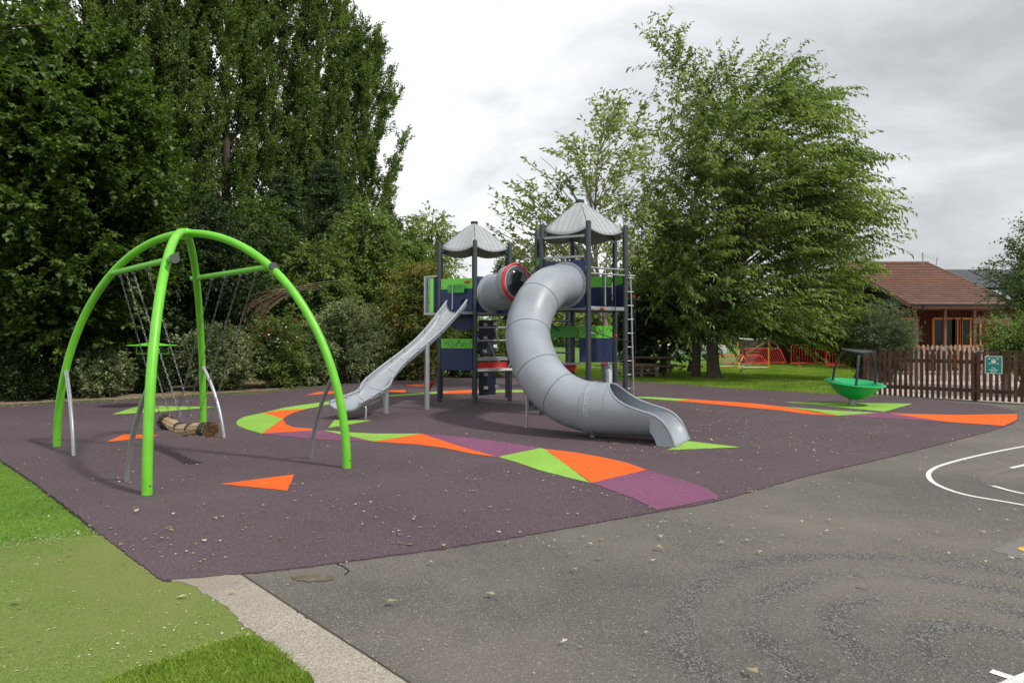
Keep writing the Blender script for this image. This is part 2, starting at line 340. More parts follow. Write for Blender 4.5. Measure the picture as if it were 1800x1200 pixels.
# concrete strip
m_conc, _, _ = granular('old_concrete', (0.35, 0.32, 0.275), (0.47, 0.43, 0.37), (0.20, 0.175, 0.145), 130, mottle=(0.23, 0.20, 0.155), bump=0.9, lightamt=0.25, big=0.95, rough=0.95)
cs = [G(x, y)[:2] for x, y in ((300, 1020), (418, 1004), (520, 1072), (620, 1136), (722, 1202))]
cs += [(1.6, 0.86), (1.2, 0.5), (-0.75, 2.75)]+[G(x, y)[:2] for x, y in ((548, 1190), (470, 1128), (428, 1098), (392, 1062), (340, 1030))]
structure('concrete_strip', rough(cs, 0.008, 0.03), m_conc, 0.003)
# artificial turf mat
m_turf, _, _ = granular('artificial_turf', (0.125, 0.19, 0.03), (0.23, 0.30, 0.07), (0.06, 0.10, 0.015), 190, mottle=(0.19, 0.20, 0.06), bump=0.9, lightamt=0.25, big=0.9)
tp = [G(x, y)[:2] for x, y in ((178, 938), (285, 1021), (345, 1022), (402, 1060), (446, 1102), (470, 1122), (390, 1132), (330, 1150), (260, 1172), (190, 1200))]
tp += [(-1.9, 2.6), (-2.6, 2.2), (-4.5, 2.2), (-5.5, 3.8), G(-150, 990)[:2], G(0, 962)[:2], G(60, 950)[:2], G(120, 944)[:2]]
structure('turf_mat', rough(tp, 0.008, 0.04), m_turf, -0.001)
# rubber surface
m_rub, _, _ = granular('purple_brown_rubber', (0.088, 0.061, 0.071), (0.25, 0.195, 0.22), (0.034, 0.025, 0.031), 160, mottle=(0.115, 0.084, 0.096), bump=0.6, lightamt=0.07, big=0.45)
front = catmull([G(x, y) for x, y in ((285, 1021), (480, 1003), (700, 975), (900, 945), (1150, 900), (1266, 879), (1420, 836), (1568, 802), (1732, 760), (1782, 744))], 6)
rp = [(p.x, p.y) for p in front]+px_poly([(1789, 732), (1782, 722), (1740, 712), (1640, 704), (1540, 697), (1480, 694), (1400, 688), (1300, 683), (1200, 675), (1100, 668), (1000, 660), (900, 656), (800, 658), (690, 665), (550, 680), (460, 690), (360, 695), (232, 703), (110, 708), (0, 714)])
rp += [(-14.5, 15.5), (-17, 14.0), (-13, 11.5), (-9, 10.2), G(0, 808)[:2], G(60, 848)[:2], G(120, 893)[:2], G(178, 940)[:2]]
structure('rubber_surface', rough(rp, 0.006, 0.03), m_rub, 0.008)
def rubbermat(n, c): return granular(n, c, tuple(min(1, x*1.35+0.02) for x in c), tuple(x*0.6 for x in c), 170, mottle=tuple(x*0.62 for x in c), bump=0.7, lightamt=0.2, big=0.6)[0]
RG = rubbermat('lime_rubber', (0.26, 0.50, 0.07)); RO = rubbermat('orange_rubber', (0.82, 0.125, 0.012)); RP = rubbermat('plum_rubber', (0.20, 0.072, 0.14))
patches = [
 ('green', [(463, 726), (497, 737), (460, 763), (433, 755), (418, 749), (415, 744), (418, 739), (430, 733)]),
 ('orange', [(463, 726), (500, 721), (540, 719), (519, 725), (505, 731), (497, 737)]),
 ('green', [(463, 726), (500, 717), (533, 712), (593, 703.5), (683, 695), (753, 690), (790, 687.5), (773, 692), (683, 697.5), (610, 705), (540, 719), (500, 721)]),
 ('orange', [(770, 692.5), (790, 687.5), (828, 685.5), (850, 686), (835, 691)]),
 ('green', [(835, 691), (850, 686), (903, 686), (940, 685), (1000, 686), (1000, 689), (900, 690)]),
 ('orange', [(497, 737), (503, 747), (517, 752), (548, 754), (550, 757), (460, 763)]),
 ('plum', [(460, 763), (550, 757), (568, 757), (657, 777), (600, 775.5), (533, 771)]),
 ('green', [(568, 757), (620, 761), (660, 763), (700, 763), (741, 763), (657, 777)]),
 ('orange', [(657, 777), (741, 763), (817, 788), (875, 804), (833, 799), (780, 788), (733, 782)]),
 ('plum', [(741, 763), (790, 767), (833, 771), (900, 780), (949, 788.5), (875, 804), (817, 788)]),
 ('green', [(875, 804), (949, 788.5), (957, 790), (1038, 850), (1000, 841), (950, 828), (910, 814)]),
 ('orange', [(957, 790), (1010, 796), (1060, 805), (1100, 814), (1137, 827), (1040, 850)]),
 ('plum', [(1040, 850), (1137, 827), (1200, 845), (1240, 859), (1268, 876), (1155, 898), (1110, 876)]),
 ('orange', [(186, 778), (218, 764), (281, 766), (250, 771)]),
 ('orange', [(387, 852), (517, 835), (505, 864)]),
 ('green', [(197, 729), (246, 713), (379, 716), (285, 724)]),
 ('orange', [(537, 695), (560, 689), (592, 687.5), (592, 692)]),
 ('orange', [(660, 688), (713, 685.5), (713, 691)]),
 ('orange', [(710, 677), (748, 675.5), (748, 679), (735, 680)]),
 ('orange', [(903, 672), (930, 672), (930, 676)]),
 ('green', [(577, 753), (588, 738.5), (655, 739.5)]),
 ('green', [(1172, 792), (1209, 776), (1302, 787)]),
 ('green', [(1100, 698), (1139, 698), (1213, 702), (1187, 705)]),
 ('orange', [(1187, 705), (1213, 702), (1248, 704.5), (1320, 709), (1372, 715), (1430, 723), (1473, 731), (1425, 729), (1372, 722), (1256, 711)]),
 ('green', [(1372, 715), (1450, 721), (1543, 726), (1473, 731)]),
 ('plum', [(1473, 731), (1543, 726), (1563, 727), (1664, 742), (1645, 741), (1560, 736)]),
 ('orange', [(1563, 727), (1683, 730), (1788, 728), (1788, 738), (1765, 749), (1664, 742)]),
 ('green', [(1378, 707), (1605, 710), (1555, 724)]),
]
for i, (c, pts) in enumerate(patches):
    structure('rubber_patch', rough(px_poly(pts), 0.0035, 0.03, 12), {'green': RG, 'orange': RO, 'plum': RP}[c], 0.012)
# painted lines on the asphalt
def paint(name, pts, wd, m, z=0.0, smooth=True):
    P = [Vector((*G(x, y)[:2], 0)) for x, y in pts]
    if smooth: P = catmull(P, 8)
    L = []; R = []
    for i, p in enumerate(P):
        tt = (P[min(i+1, len(P)-1)]-P[max(i-1, 0)]).normalized(); nrm = Vector((-tt.y, tt.x, 0))
        L.append(p+nrm*wd/2); R.append(p-nrm*wd/2)
    mb = MB(); n = len(P); mb.add(L+R, [(i, i+1, n+i+1, n+i) for i in range(n-1)])
    o = mb.build(name, m, smooth=False); o.location.z = z; return tag(o, kind='structure')
m_line, _, _ = granular('worn_white_paint', (0.70, 0.70, 0.68), (0.78, 0.78, 0.76), (0.40, 0.39, 0.37), 130, mottle=(0.55, 0.54, 0.52), bump=0.4, big=0.4)
m_yel, _, _ = granular('worn_yellow_paint', (0.75, 0.38, 0.02), (0.8, 0.5, 0.1), (0.4, 0.2, 0.03), 130, bump=0.4)
m_ptc, _, _ = granular('asphalt_repair_patch', (0.15, 0.142, 0.137), (0.3, 0.28, 0.27), (0.07, 0.068, 0.065), 170, bump=0.5)
m_faint, _, _ = granular('faded_line_asphalt', (0.125, 0.112, 0.106), (0.33, 0.28, 0.27), (0.06, 0.05, 0.05), 150, bump=0.7)
paint('painted_line', [(1960, 756), (1800, 784), (1720, 800), (1665, 814), (1640, 824), (1632, 835), (1645, 850), (1690, 867), (1760, 880), (1850, 894), (1990, 905)], 0.05, m_line)
paint('painted_line', [(1777, 822), (1850, 806), (1950, 790)], 0.05, m_line)
paint('painted_line', [(1745, 853), (1800, 867), (1900, 880)], 0.05, m_line)
paint('faded_line', [(1900, 800), (1780, 822), (1738, 835), (1730, 845), (1745, 856)], 0.09, m_faint, -0.001)
paint('painted_line', [(1742, 1178), (1775, 1189), (1850, 1212)], 0.05, m_line, smooth=False)
paint('painted_line', [(1812, 1185), (1768, 1204), (1740, 1216)], 0.05, m_line, 0.003, smooth=False)
structure('repair_patch', px_poly([(1742, 966), (1795, 944), (1900, 930), (1960, 980), (1800, 984)]), m_ptc, -0.001)
cc = G(1812, 967); structure('yellow_dot', [(cc[0]+0.075*math.cos(a/16*2*math.pi), cc[1]+0.075*math.sin(a/16*2*math.pi)) for a in range(16)], m_yel, 0.003)
# puddle stain, crack
m_stain = mat('rusty_damp_stain', (0.07, 0.05, 0.03), 0.7, col2=(0.15, 0.12, 0.09), vscale=12)
st = []; 
for a in range(20):
    th = a/20*2*math.pi; st.append(Vector((*G(552+38*math.cos(th)*random.uniform(.75, 1.1), 1015+7*math.sin(th)*random.uniform(.7, 1.2))[:2], 0)))
structure('damp_stain', [(p.x, p.y) for p in catmull(st, 3, True)], m_stain, 0.0)
paint('crack', [(592, 990), (605, 995), (614, 1003), (606, 1009)], 0.012, M['black'], 0.0, smooth=False)
paint('strip_joint', [(418, 1005), (520, 1072), (620, 1136), (722, 1202), (800, 1250)], 0.011, mat('joint_dirt', (0.045, 0.038, 0.028), 0.9), 0.006, smooth=False)
# soil edge below the hedges
m_soil, _, _ = granular('leaf_litter_soil', (0.20, 0.14, 0.09), (0.42, 0.33, 0.22), (0.06, 0.045, 0.03), 40, bump=1.0, lightamt=0.35)
structure('soil_bed', px_poly([(-300, 728), (0, 711), (110, 705), (232, 700), (360, 692), (460, 687), (550, 677), (690, 662), (800, 655), (800, 648), (690, 652), (550, 662), (300, 676), (0, 690), (-300, 700)]), m_soil, -0.006)
# ------------------------------------------------------------------ foliage tools
def nrm(a): return a/np.maximum(np.linalg.norm(a, axis=1, keepdims=True), 1e-9)
def leaf_mesh(name, P, D, L, W, m, parent, fold=0.25, flat=0.6, seed=0):
    """one crown: many small folded leaves, P base, D direction"""
    r = np.random.default_rng(seed+len(P)); n = len(P); D = nrm(D)
    up = np.tile([0, 0, 1.0], (n, 1))*flat+r.normal(0, 1, (n, 3))*(1-flat*0.5)
    S = nrm(np.cross(D, up)); U = np.cross(S, D)
    L = L*r.uniform(0.65, 1.25, (n, 1)); W = W*r.uniform(0.7, 1.2, (n, 1))
    mid = P+D*L*0.45
    v = np.stack([P, mid+S*W*0.5+U*W*fold, P+D*L-U*L*0.12, mid-S*W*0.5+U*W*fold], 1).reshape(-1, 3)
    f = np.arange(4*n).reshape(n, 4)
    return npmesh(name, v, f, m, parent)
def twigs(S, D, ln, k, r, spread=0.5, droop=0.0, jit=0.03, leafdroop=0.25):
    """k leaves along each twig"""
    n = len(S); D = nrm(D); t = (np.arange(k)+r.uniform(0, 1, (n, k)))/k
    ln = np.broadcast_to(np.asarray(ln, float).reshape(-1, 1), (n, 1))
    P = S[:, None, :]+D[:, None, :]*(t*ln)[:, :, None]
    P[:, :, 2] -= droop*(t*ln)**2
    P += r.normal(0, jit, P.shape)
    side = nrm(np.cross(D, [0, 0, 1.0]+r.normal(0, .3, (n, 3))))
    sg = np.where(np.arange(k) % 2 == 0, 1.0, -1.0)[None, :, None]
    LD = D[:, None, :]*0.7+side[:, None, :]*sg*spread+r.normal(0, 0.35, P.shape); LD[:, :, 2] -= leafdroop
    return P.reshape(-1, 3), LD.reshape(-1, 3)
def limb_tubes(mb, paths, r0s, r1=0.006, n=6):
    for p, r0 in zip(paths, r0s):
        k = len(p); mb.tube([Vector(q) for q in p], [r0+(r1-r0)*(i/(k-1))**0.8 for i in range(k)], n, cap=False)
def bez(a, b, c, k=8):
    t = np.linspace(0, 1, k)[:, None]; return (1-t)**2*a+2*t*(1-t)*b+t*t*c
def ellipsoid_targets(n, c, rad, r, power=0.35, zmin=None, lumps=7, lump=0.22):
    d = nrm(r.normal(0, 1, (n, 3)))
    ld = nrm(r.normal(0, 1, (lumps, 3))); am = r.uniform(-1, 1, lumps)
    s = 1+lump*np.sum(am[None]*np.exp(-((d[:, None, :]-ld[None])**2).sum(2)/0.25), 1)
    u = r.uniform(0, 1, n)**power*s
    p = np.array(c)+d*u[:, None]*np.array(rad)
    if zmin is not None: p = p[p[:, 2] > zmin]
    return p
def make_tree(name, label, cat, base, trunk, targets, leafm, barkm, seed=0, r_trunk=0.2, leafL=0.12, leafW=0.06, ntw=6, k=9, twl=0.5,
              wind=(0, 0, 0), droop=0.15, group=None, limbs=40, up=0.3, leafdroop=0.25, flat=0.6, spread=0.5, split_lo=0.15, djit=0.55, tlo=0.45):
    r = np.random.default_rng(seed); base = np.array(base, float)
    root = thing_at(name, label, cat, tuple(base), group)
    trunk = np.array(trunk, float)-base; T = np.array(targets)-base
    # trunk
    mb = MB(); tp_ = catmull([tuple(q) for q in trunk], 6); n = len(tp_)
    rad = [r_trunk*(1.35 if i == 0 else 1)*(1-0.85*i/(n-1)) for i in range(n)]
    rad[1] = r_trunk*1.08
    mb.tube(tp_, rad, 10, cap=False)
    tpa = np.array([tuple(q) for q in tp_])
    # each target hangs on a branch leaving the trunk below it
    paths = []; r0 = []; S = []; D = []
    H = tpa[-1, 2]
    for i, g in enumerate(T):
        hd = math.hypot(g[0]-0, g[1]-0)
        zz = np.clip((g[2]-hd*up)/H, split_lo, 0.97); j = int(zz*(n-1)); a = tpa[j]
        mid = (a+g)/2+np.array([0, 0, hd*0.18])+r.normal(0, 0.08*hd+0.02, 3)
        p = bez(a, mid, g, 9)
        if i < limbs: paths.append(p); r0.append(max(0.012, min(0.05, r_trunk*0.2*(1-j/n)+0.008*hd)))
        for q in range(ntw):
            tt = r.uniform(tlo, 1.0); kk = int(tt*8); s = p[kk]
            dd = (p[min(kk+1, 8)]-p[max(kk-1, 0)]); dd = dd/(np.linalg.norm(dd)+1e-9)
            S.append(s); D.append(dd+r.normal(0, djit, 3)+np.array(wind))
    limb_tubes(mb, paths, r0)
    S = np.array(S); D = np.array(D)
    # fine twigs
    sel = r.choice(len(S), min(len(S), 260), replace=False)
    Dn = nrm(D)
    for q in sel:
        a = S[q]; e_ = a+Dn[q]*twl*0.9; e_ = e_-np.array([0, 0, droop*twl*twl*0.8]); mb.tube([Vector(a), Vector((a+e_)/2+np.array([0, 0, 0.02])), Vector(e_)], [0.007, 0.005, 0.003], 4, cap=False)
    tr = mb.build('trunk', barkm, root)
    P, LD = twigs(S, D, twl*r.uniform(0.5, 1.25, len(S)), k, r, spread, droop, 0.03, leafdroop)
    leaf_mesh('crown', P, LD, leafL, leafW, leafm, root, seed=seed, flat=flat)
    return root
def copy_thing(root, loc, label, rz=0.0, sc=(1, 1, 1)):
    c = root.copy(); COL.objects.link(c); c.location = loc; c.rotation_euler = (0, 0, rz); c.scale = sc; c['label'] = label
    for ch in list(root.children):
        d = ch.copy(); COL.objects.link(d); d.parent = c
    return c
# ------------------------------------------------------------------ swing
def build_swing():
    A = Vector((-3.55, 6.64, 0)); B = Vector((-1.93, 7.98, 0)); C = Vector((-6.36, 9.54, 0)); D = Vector((-4.92, 10.88, 0))
    ctr = (A+B+C+D)/4; H = 2.86
    root = thing_at('arch_swing', 'tall lime green four-legged arch swing with chains and a fat rope log seat', 'swing', tuple(ctr))
    def leg_at(F, u): return F+(ctr-F)*u+Vector((0, 0, H*math.sqrt(max(0, 1-(1-u)**2))))
    for F in (A, B, C, D):
        P = []
        for i in range(33):
            a = math.pi/2*i/32; P.append(F+(ctr-F)*(1-math.cos(a))+Vector((0, 0, H*math.sin(a))))
        mb = MB(); mb.tube(P, 0.049, 20)
        o = child(mb.build('leg', M['swinggreen']), root)
        b_ = MB(); b_.ball(F+Vector((0.044, -0.025, 0.1)), 0.009, 6); b_.ball(F+Vector((-0.044, -0.025, 0.16)), 0.009, 6)
        b_.v and [setattr(z_, 'parent', o) for z_ in (MB().ball(F+Vector((0.044, -0.025, 0.1)), 0.009, 6).build('bolt', M['darksteel']), MB().ball(F+Vector((-0.044, -0.025, 0.16)), 0.009, 6).build('bolt', M['darksteel']))]
    # hub
    mb = MB(); mb.lathe([(0.001, 0.06), (0.075, 0.055), (0.09, 0.02), (0.09, -0.04), (0.06, -0.08), (0.001, -0.08)], ctr+Vector((0, 0, H)), 24)
    child(mb.build('hub', M['swinggreen']), root)
    # struts
    for F, foot in ((A, (-4.09, 7.24, 0)), (B, (-2.54, 8.61, 0)), (C, (-5.66, 8.82, 0)), (D, (-4.35, 10.32, 0))):
        foot = Vector(foot); top = leg_at(F, 0.075)
        k = (foot-top); ctl = Vector((foot.x, foot.y, 0.62))*0.8+Vector((top.x, top.y, 0.62))*0.2
        pts = [Vector(q) for q in bez(np.array(top), np.array(ctl), np.array(foot), 14)]
        child(MB().tube(pts, 0.026, 12).build('strut', M['steel'] if F in (C, D) else M['greysteel']), root)
    # beams with end caps, chains
    ends = []
    for F0, F1 in ((C, A), (D, B)):
        a = leg_at(F0, 0.45); b_ = leg_at(F1, 0.45); d = (b_-a).normalized()
        a = a-d*0.10; b_ = b_+d*0.22
        if F0 is D: a = leg_at(D, 0.45)-d*0.15; b_ = leg_at(B, 0.45)+d*0.05
        bm_ = child(MB().tube([a, b_], 0.035, 18).build('beam', M['swinggreen']), root)
        child(MB().tube([b_+d*0.001, b_+d*0.04], 0.052, 18).build('end_cap', M['darksteel']), root)
        ends.append((a, b_))
    lc = Vector((-4.17, 8.74, 0.42)); ax = (A-C).normalized(); ax = Vector((0.68, -0.73, 0.05)).normalized()
    Ls = [-0.72, -0.3, 0.14, 0.56]
    side = Vector((0.73, 0.68, 0))
    for bi, (a, b_) in enumerate(ends):
        tpar = ([0.17, 0.28, 0.40, 0.62], [0.30, 0.47, 0.66, 0.84])[bi]
        for j in range(4):
            for q, dt in ((0, 0.0),):
                top = a.lerp(b_, tpar[j]); bot = lc+ax*Ls[j]+side*(0.10 if bi else -0.10)+Vector((0, 0, 0.07))
                pts = (bot-top); ln = pts.length; dd = pts.normalized(); mb = MB()
                xx = dd.cross(Vector((0, 0, 1))).normalized(); yy = dd.cross(xx)
                nl = int(ln/0.042)
                for li in range(nl):
                    c0 = top+dd*(ln*(li+0.5)/nl); w1 = xx if li % 2 == 0 else yy
                    ring = [c0+dd*0.025*math.cos(t_*math.pi/4)+w1*0.009*math.sin(t_*math.pi/4) for t_ in range(8)]; ring.append(ring[0].copy())
                    mb.tube(ring, 0.0038, 4, cap=False)
                mb.tube([top+Vector((0, 0, -0.03)), top+dd*0.07], 0.022, 8)
                child(mb.build('chain', M['chain']), root)
    # rope log
    P = []; R = []
    for i in range(41):
        t = i/40; s = -0.98+1.96*t
        z = 0.05*math.sin(t*math.pi*3.0+0.9)+0.045*(t-0.5)*-1
        P.append(lc+ax*s+Vector((0, 0, -0.07*math.sin(t*math.pi)+z*0.35)))
        pinch = min(abs(s-x) for x in Ls); R.append(0.052+0.022*min(1, pinch/0.16) + (0.012 if t > 0.9 else 0))
    body = child(MB().tube(P[3:36], R[3:36], 22).build('log_seat', M['ropewood']), root)
    strands = MB()
    for si in range(9):      # lengthways seams of the bundle
        th = si/9*2*math.pi; T, X, Y = frames(P)
        strands.tube([P[i]+(X[i]*math.cos(th+i*0.025)+Y[i]*math.sin(th+i*0.025))*(R[i]*0.84) for i in range(3, 36)], 0.018, 8)
    child(strands.build('rope_strand', M['ropewood'], None), root)
    child(MB().tube(P[33:37], [0.084]*4, 22).build('rubber_band', M['rubberblack']), root)
    child(MB().tube(P[3:5], [0.078]*2, 22).build('rubber_band', M['rubberblack']), root)
    for x in Ls:
        child(MB().tube([lc+ax*(x-0.02)+Vector((0, 0, -0.055)), lc+ax*(x+0.02)+Vector((0, 0, -0.05))], 0.066, 18).build('clamp', M['rubberblack']), root)
    for sgn, idx, m in ((1, 36, M['bristle']), (-1, 4, M['bristledark'])):
        n = 1500; r = np.random.default_rng(5); e0 = np.array(P[idx]); axn = np.array(ax)*sgn
        S_ = np.array(side); U_ = np.cross(S_, np.array(ax)); th = r.uniform(0, 6.28, n); ra = 0.08*np.sqrt(r.uniform(0, 1, n))
        P0 = e0+np.cos(th)[:, None]*ra[:, None]*S_+np.sin(th)[:, None]*ra[:, None]*U_
        Dv = axn+(P0-e0)*(1.6 if sgn > 0 else 3)+r.normal(0, 0.12, (n, 3)); ln = 0.16*r.uniform(0.8, 1.1, n)
        o = leaf_mesh('frayed_end', P0, Dv, 0.125, 0.009, m, None, fold=0.1); child(o, root)
        child(MB().tube([P[idx], P[idx]+ax*sgn*0.055], [0.076, 0.07], 20).build('frayed_end', m), root)
    return root
build_swing()
# ------------------------------------------------------------------ play structure
PT = 3.72
def hexv(c, rot): return [Vector((c[0]+0.95*math.cos(math.radians(a+rot)), c[1]+0.95*math.sin(math.radians(a+rot)), 0)) for a in (-90, -30, 30, 90, 150, 210)]
LT = (-0.905, 16.44); RT = (1.375, 13.83)
HL = hexv(LT, 4); HR = hexv(RT, 4)     # order F, R, RR, B, LL, L
play = thing_at('play_tower_unit', 'grey and navy twin-tower play unit with tube slide, open slide and climbing net', 'playground unit', (0.3, 15, 0))
def P_(mb, name, m, parent=None, **k):
    o = mb.build(name, m, None, **k)
    if parent is None: return child(o, play)
    o.parent = parent; return o    # sub-part: share the part's origin (world 0 + its parent's inverse)
def face(H, i, j): return H[i], H[j]
for H in (HL, HR):
    for p in H:
        o = P_(MB().tube([p, p+Vector((0, 0, PT-0.02)), p+Vector((0, 0, PT))], [0.052, 0.052, 0.045], 18), 'post', M['post'])
        P_(MB().tube([p+Vector((0, 0, 0.0)), p+Vector((0, 0, 0.02))], 0.062, 18), 'foot_collar', M['darksteel'], o)
def roof(c, rot):
    za, ze, R = 4.24, 3.60, 0.93
    mb = MB(); sm = MB(); hv = [Vector((math.cos(math.radians(a+rot)), math.sin(math.radians(a+rot)), 0)) for a in (-90, -30, 30, 90, 150, 210)]
    NU, NV = 8, 9; C0 = Vector((c[0], c[1], 0))
    def pt(i, u, v):      # u -1..1, v 0..1
        a = hv[i]; b = hv[(i+1) % 6]; e_ = a.lerp(b, (u+1)/2)
        r = 0.07+(R-0.07)*v
        z = za-(za-ze)*v - 0.11*(v**1.5)*(1-u*u)
        bow = 0.05*(1-u*u)*math.sin(v*math.pi)
        return C0+e_*r+Vector((0, 0, z+0.012*math.sin(v*math.pi)))
    for i in range(6):
        vs = [pt(i, -1+2*u/NU, v/NV) for v in range(NV+1) for u in range(NU+1)]
        fs = [(v*(NU+1)+u, v*(NU+1)+u+1, (v+1)*(NU+1)+u+1, (v+1)*(NU+1)+u) for v in range(NV) for u in range(NU)]
        mb.add(vs, fs)
        a = hv[i]; b = hv[(i+1) % 6]
        for k in range(-3, 4):       # seams run straight down the face
            off = k*0.115; pts = []
            for v in range(1, NV*2+1):
                vv = v/(NV*2); r = (0.07+(R-0.07)*vv); half = r/2
                if abs(off) < half*0.97: pts.append(pt(i, off/half, vv)+Vector((0, 0, 0.003))+(a+b)/2*0.003)
            if len(pts) > 2: sm.tube(pts, 0.0042, 4)
        sm.tube([pt(i, -1, v/10)+Vector((0, 0, 0.002)) for v in range(1, 11)], 0.008, 4)
    o = P_(mb, 'roof', M['roofgrey'], ang=25)
    md = o.modifiers.new('thick', 'SOLIDIFY'); md.thickness = 0.008; md.offset = 0
    P_(sm, 'roof_seam', M['seam'], o)
    P_(MB().lathe([(0.001, 4.30), (0.085, 4.295), (0.09, 4.262), (0.08, 4.22), (0.001, 4.21)], (c[0], c[1], 0), 12), 'roof_cap', M['post'], o)
    # arms to posts
    ar = MB()
    for i in range(6):
        e_ = C0+hv[i]*0.93; ar.bar(C0+hv[i]*0.45+Vector((0, 0, 3.76)), e_+Vector((0, 0, 3.50)), 0.03, 0.05)
    each(ar, 'roof_arm', M['greysteel'], o)
roof(LT, 4); roof(RT, 4)
def deck(H, z=2.1, name='platform'):
    mb = MB(); mb.prism([p.lerp(sum(H, Vector())/6, 0.05)+Vector((0, 0, z-0.05)) for p in H], (0, 0, 0.04))
    o = P_(mb, name, M['rubberblack'])
    rim = MB()
    for i in range(6): 
        a, b = H[i], H[(i+1) % 6]; rim.bar(a.lerp(b, 0.05)+Vector((0, 0, z-0.045)), a.lerp(b, 0.95)+Vector((0, 0, z-0.045)), 0.035, 0.07)
    P_(rim, 'platform_rim', M['greysteel'], o); return o
deck(HL, 2.12); deck(HR, 2.12)
def panel(a, b, z0, z1, m=None, th=0.025, name='side_panel', inset=0.06, hole=None, parent=None):
    d = (b-a).normalized(); n = Vector((d.y, -d.x, 0)); a2 = a+d*inset; b2 = b-d*inset
    L = (b2-a2).length; mb = MB()
    if hole is None: mb.prism([a2+Vector((0, 0, z0)), b2+Vector((0, 0, z0)), b2+Vector((0, 0, z1)), a2+Vector((0, 0, z1))], n*th)
    else:
        cx, cz, r = hole; K = 32; outer = []; inner = []
        for k in range(K):
            an = 2*math.pi*k/K; c_, s_ = math.cos(an), math.sin(an)
            inner.append((cx+r*c_, cz+r*s_))
            tx = ((L-cx)/c_ if c_ > 1e-6 else (-cx/c_ if c_ < -1e-6 else 1e9)); tz = ((z1-cz)/s_ if s_ > 1e-6 else ((z0-cz)/s_ if s_ < -1e-6 else 1e9))
            tt = min(tx, tz); outer.append((cx+tt*c_, cz+tt*s_))
        for cxn, czn in ((0, z0), (L, z0), (0, z1), (L, z1)):
            k = min(range(K), key=lambda q: (outer[q][0]-cxn)**2+(outer[q][1]-czn)**2); outer[k] = (cxn, czn)
        vs = []
        for off in (0, th):
            for (x, z) in outer: vs.append(a2+d*x+n*off+Vector((0, 0, z)))
            for (x, z) in inner: vs.append(a2+d*x+n*off+Vector((0, 0, z)))
        fs = []
        for k in range(K):
            k2 = (k+1) % K
            fs += [(k, k2, K+k2, K+k), (2*K+k, 3*K+k, 3*K+k2, 2*K+k2), (k, 2*K+k, 2*K+k2, k2), (K+k, K+k2, 3*K+k2, 3*K+k)]
        mb.add(vs, fs)
    o = P_(mb, name, m or M['navy'], parent)
    sc_ = MB()
    for (x, z) in ((0.04, z0+0.05), (L-0.04, z0+0.05), (0.04, z1-0.05), (L-0.04, z1-0.05)): sc_.ball(a2+d*x+n*(th+0.001)+Vector((0, 0, z)), 0.011, 5)
    each(sc_, 'screw', M['darksteel'], o)
    return o, a2, d, n, L
def scribble(o, a2, d, n, th, segs, r=0.005, m=None):
    mb = MB()
    for s in segs: mb.tube([a2+d*x+n*(th+0.004)+Vector((0, 0, z)) for x, z in s], r, 5)
    P_(mb, 'panel_motif', m or M['black'], o)
up = Vector((0, 0, 1))
# --- left tower, slide face (L -> F)
F, R_, RR, B_, LL, L_ = HL
o, a2, d, n, Ln = panel(L_, F, 2.10, 2.62, hole=(0.62, 2.30, 0.10))
og, a2, d, n, Ln = panel(L_, F, 2.625, 2.86, M['greenboard'])
P_(MB().lathe([(0.001, 0.02), (0.055, 0.016), (0.06, 0), (0.06, -0.01)], M=Matrix.Translation(a2+d*(Ln-0.13)+n*0.026+up*2.775) @ n.to_track_quat('Z', 'Y').to_matrix().to_4x4() @ Matrix.Diagonal((1.3, 0.6, 1, 1)), n=20), 'red_knob', M['red'], og)
ob = P_(MB().prism([a2+d*x+n*0.10+up*z for x, z in ((0.24, 2.53), (0.66, 2.53), (0.67, 2.70), (0.58, 2.72), (0.30, 2.72), (0.23, 2.69))], n*0.02), 'slide_hood', M['darkgreen'])
P_(MB().tube([a2+d*0.38+n*0.14+up*2.70, a2+d*0.385+n*0.16+up*2.15], 0.016, 10).tube([a2+d*0.38+n*0.14+up*2.70, a2+d*0.38+n*0.02+up*2.70], 0.014, 8), 'hand_rail', M['steel'])
scribble(ob, a2, d, n, 0.12, [[(0.36+0.03*math.cos(q/8*2*math.pi), 2.64+0.03*math.sin(q/8*2*math.pi)) for q in range(9)], [(0.42, 2.63), (0.45, 2.66), (0.48, 2.65)], [(0.51, 2.63), (0.53, 2.66), (0.56, 2.66)], [(0.58, 2.64), (0.60, 2.67)]], 0.003)
# lower panel on the same face
o, a2, d, n, Ln = panel(L_, F, 0.76, 1.26)
og, a2, d, n, Ln = panel(L_, F, 1.265, 1.48, M['greenboard'])
zz = [[(0.08, 1.46), (0.14, 1.36), (0.10, 1.32)], [(0.12, 1.44), (0.22, 1.38), (0.18, 1.28)], [(0.18, 1.40), (0.28, 1.45), (0.33, 1.40), (0.25, 1.29)], [(0.30, 1.28), (0.42, 1.36), (0.52, 1.45)], [(0.42, 1.30), (0.50, 1.46)], [(0.45, 1.45), (0.58, 1.30), (0.66, 1.45)], [(0.52, 1.29), (0.62, 1.38), (0.72, 1.35)], [(0.64, 1.29), (0.78, 1.44)], [(0.74, 1.28), (0.82, 1.43)]]
scribble(og, a2, d, n, 0.025, zz, 0.0035)
# round-ended navy board under the platform
o = P_(MB().prism([L_+(F-L_)*x+n*(-0.25)+up*z for x, z in ((0.12, 2.08), (0.9, 2.08), (0.88, 1.85), (0.78, 1.72), (0.55, 1.66), (0.28, 1.7), (0.16, 1.82))], n*0.025), 'under_panel', M['navy'])
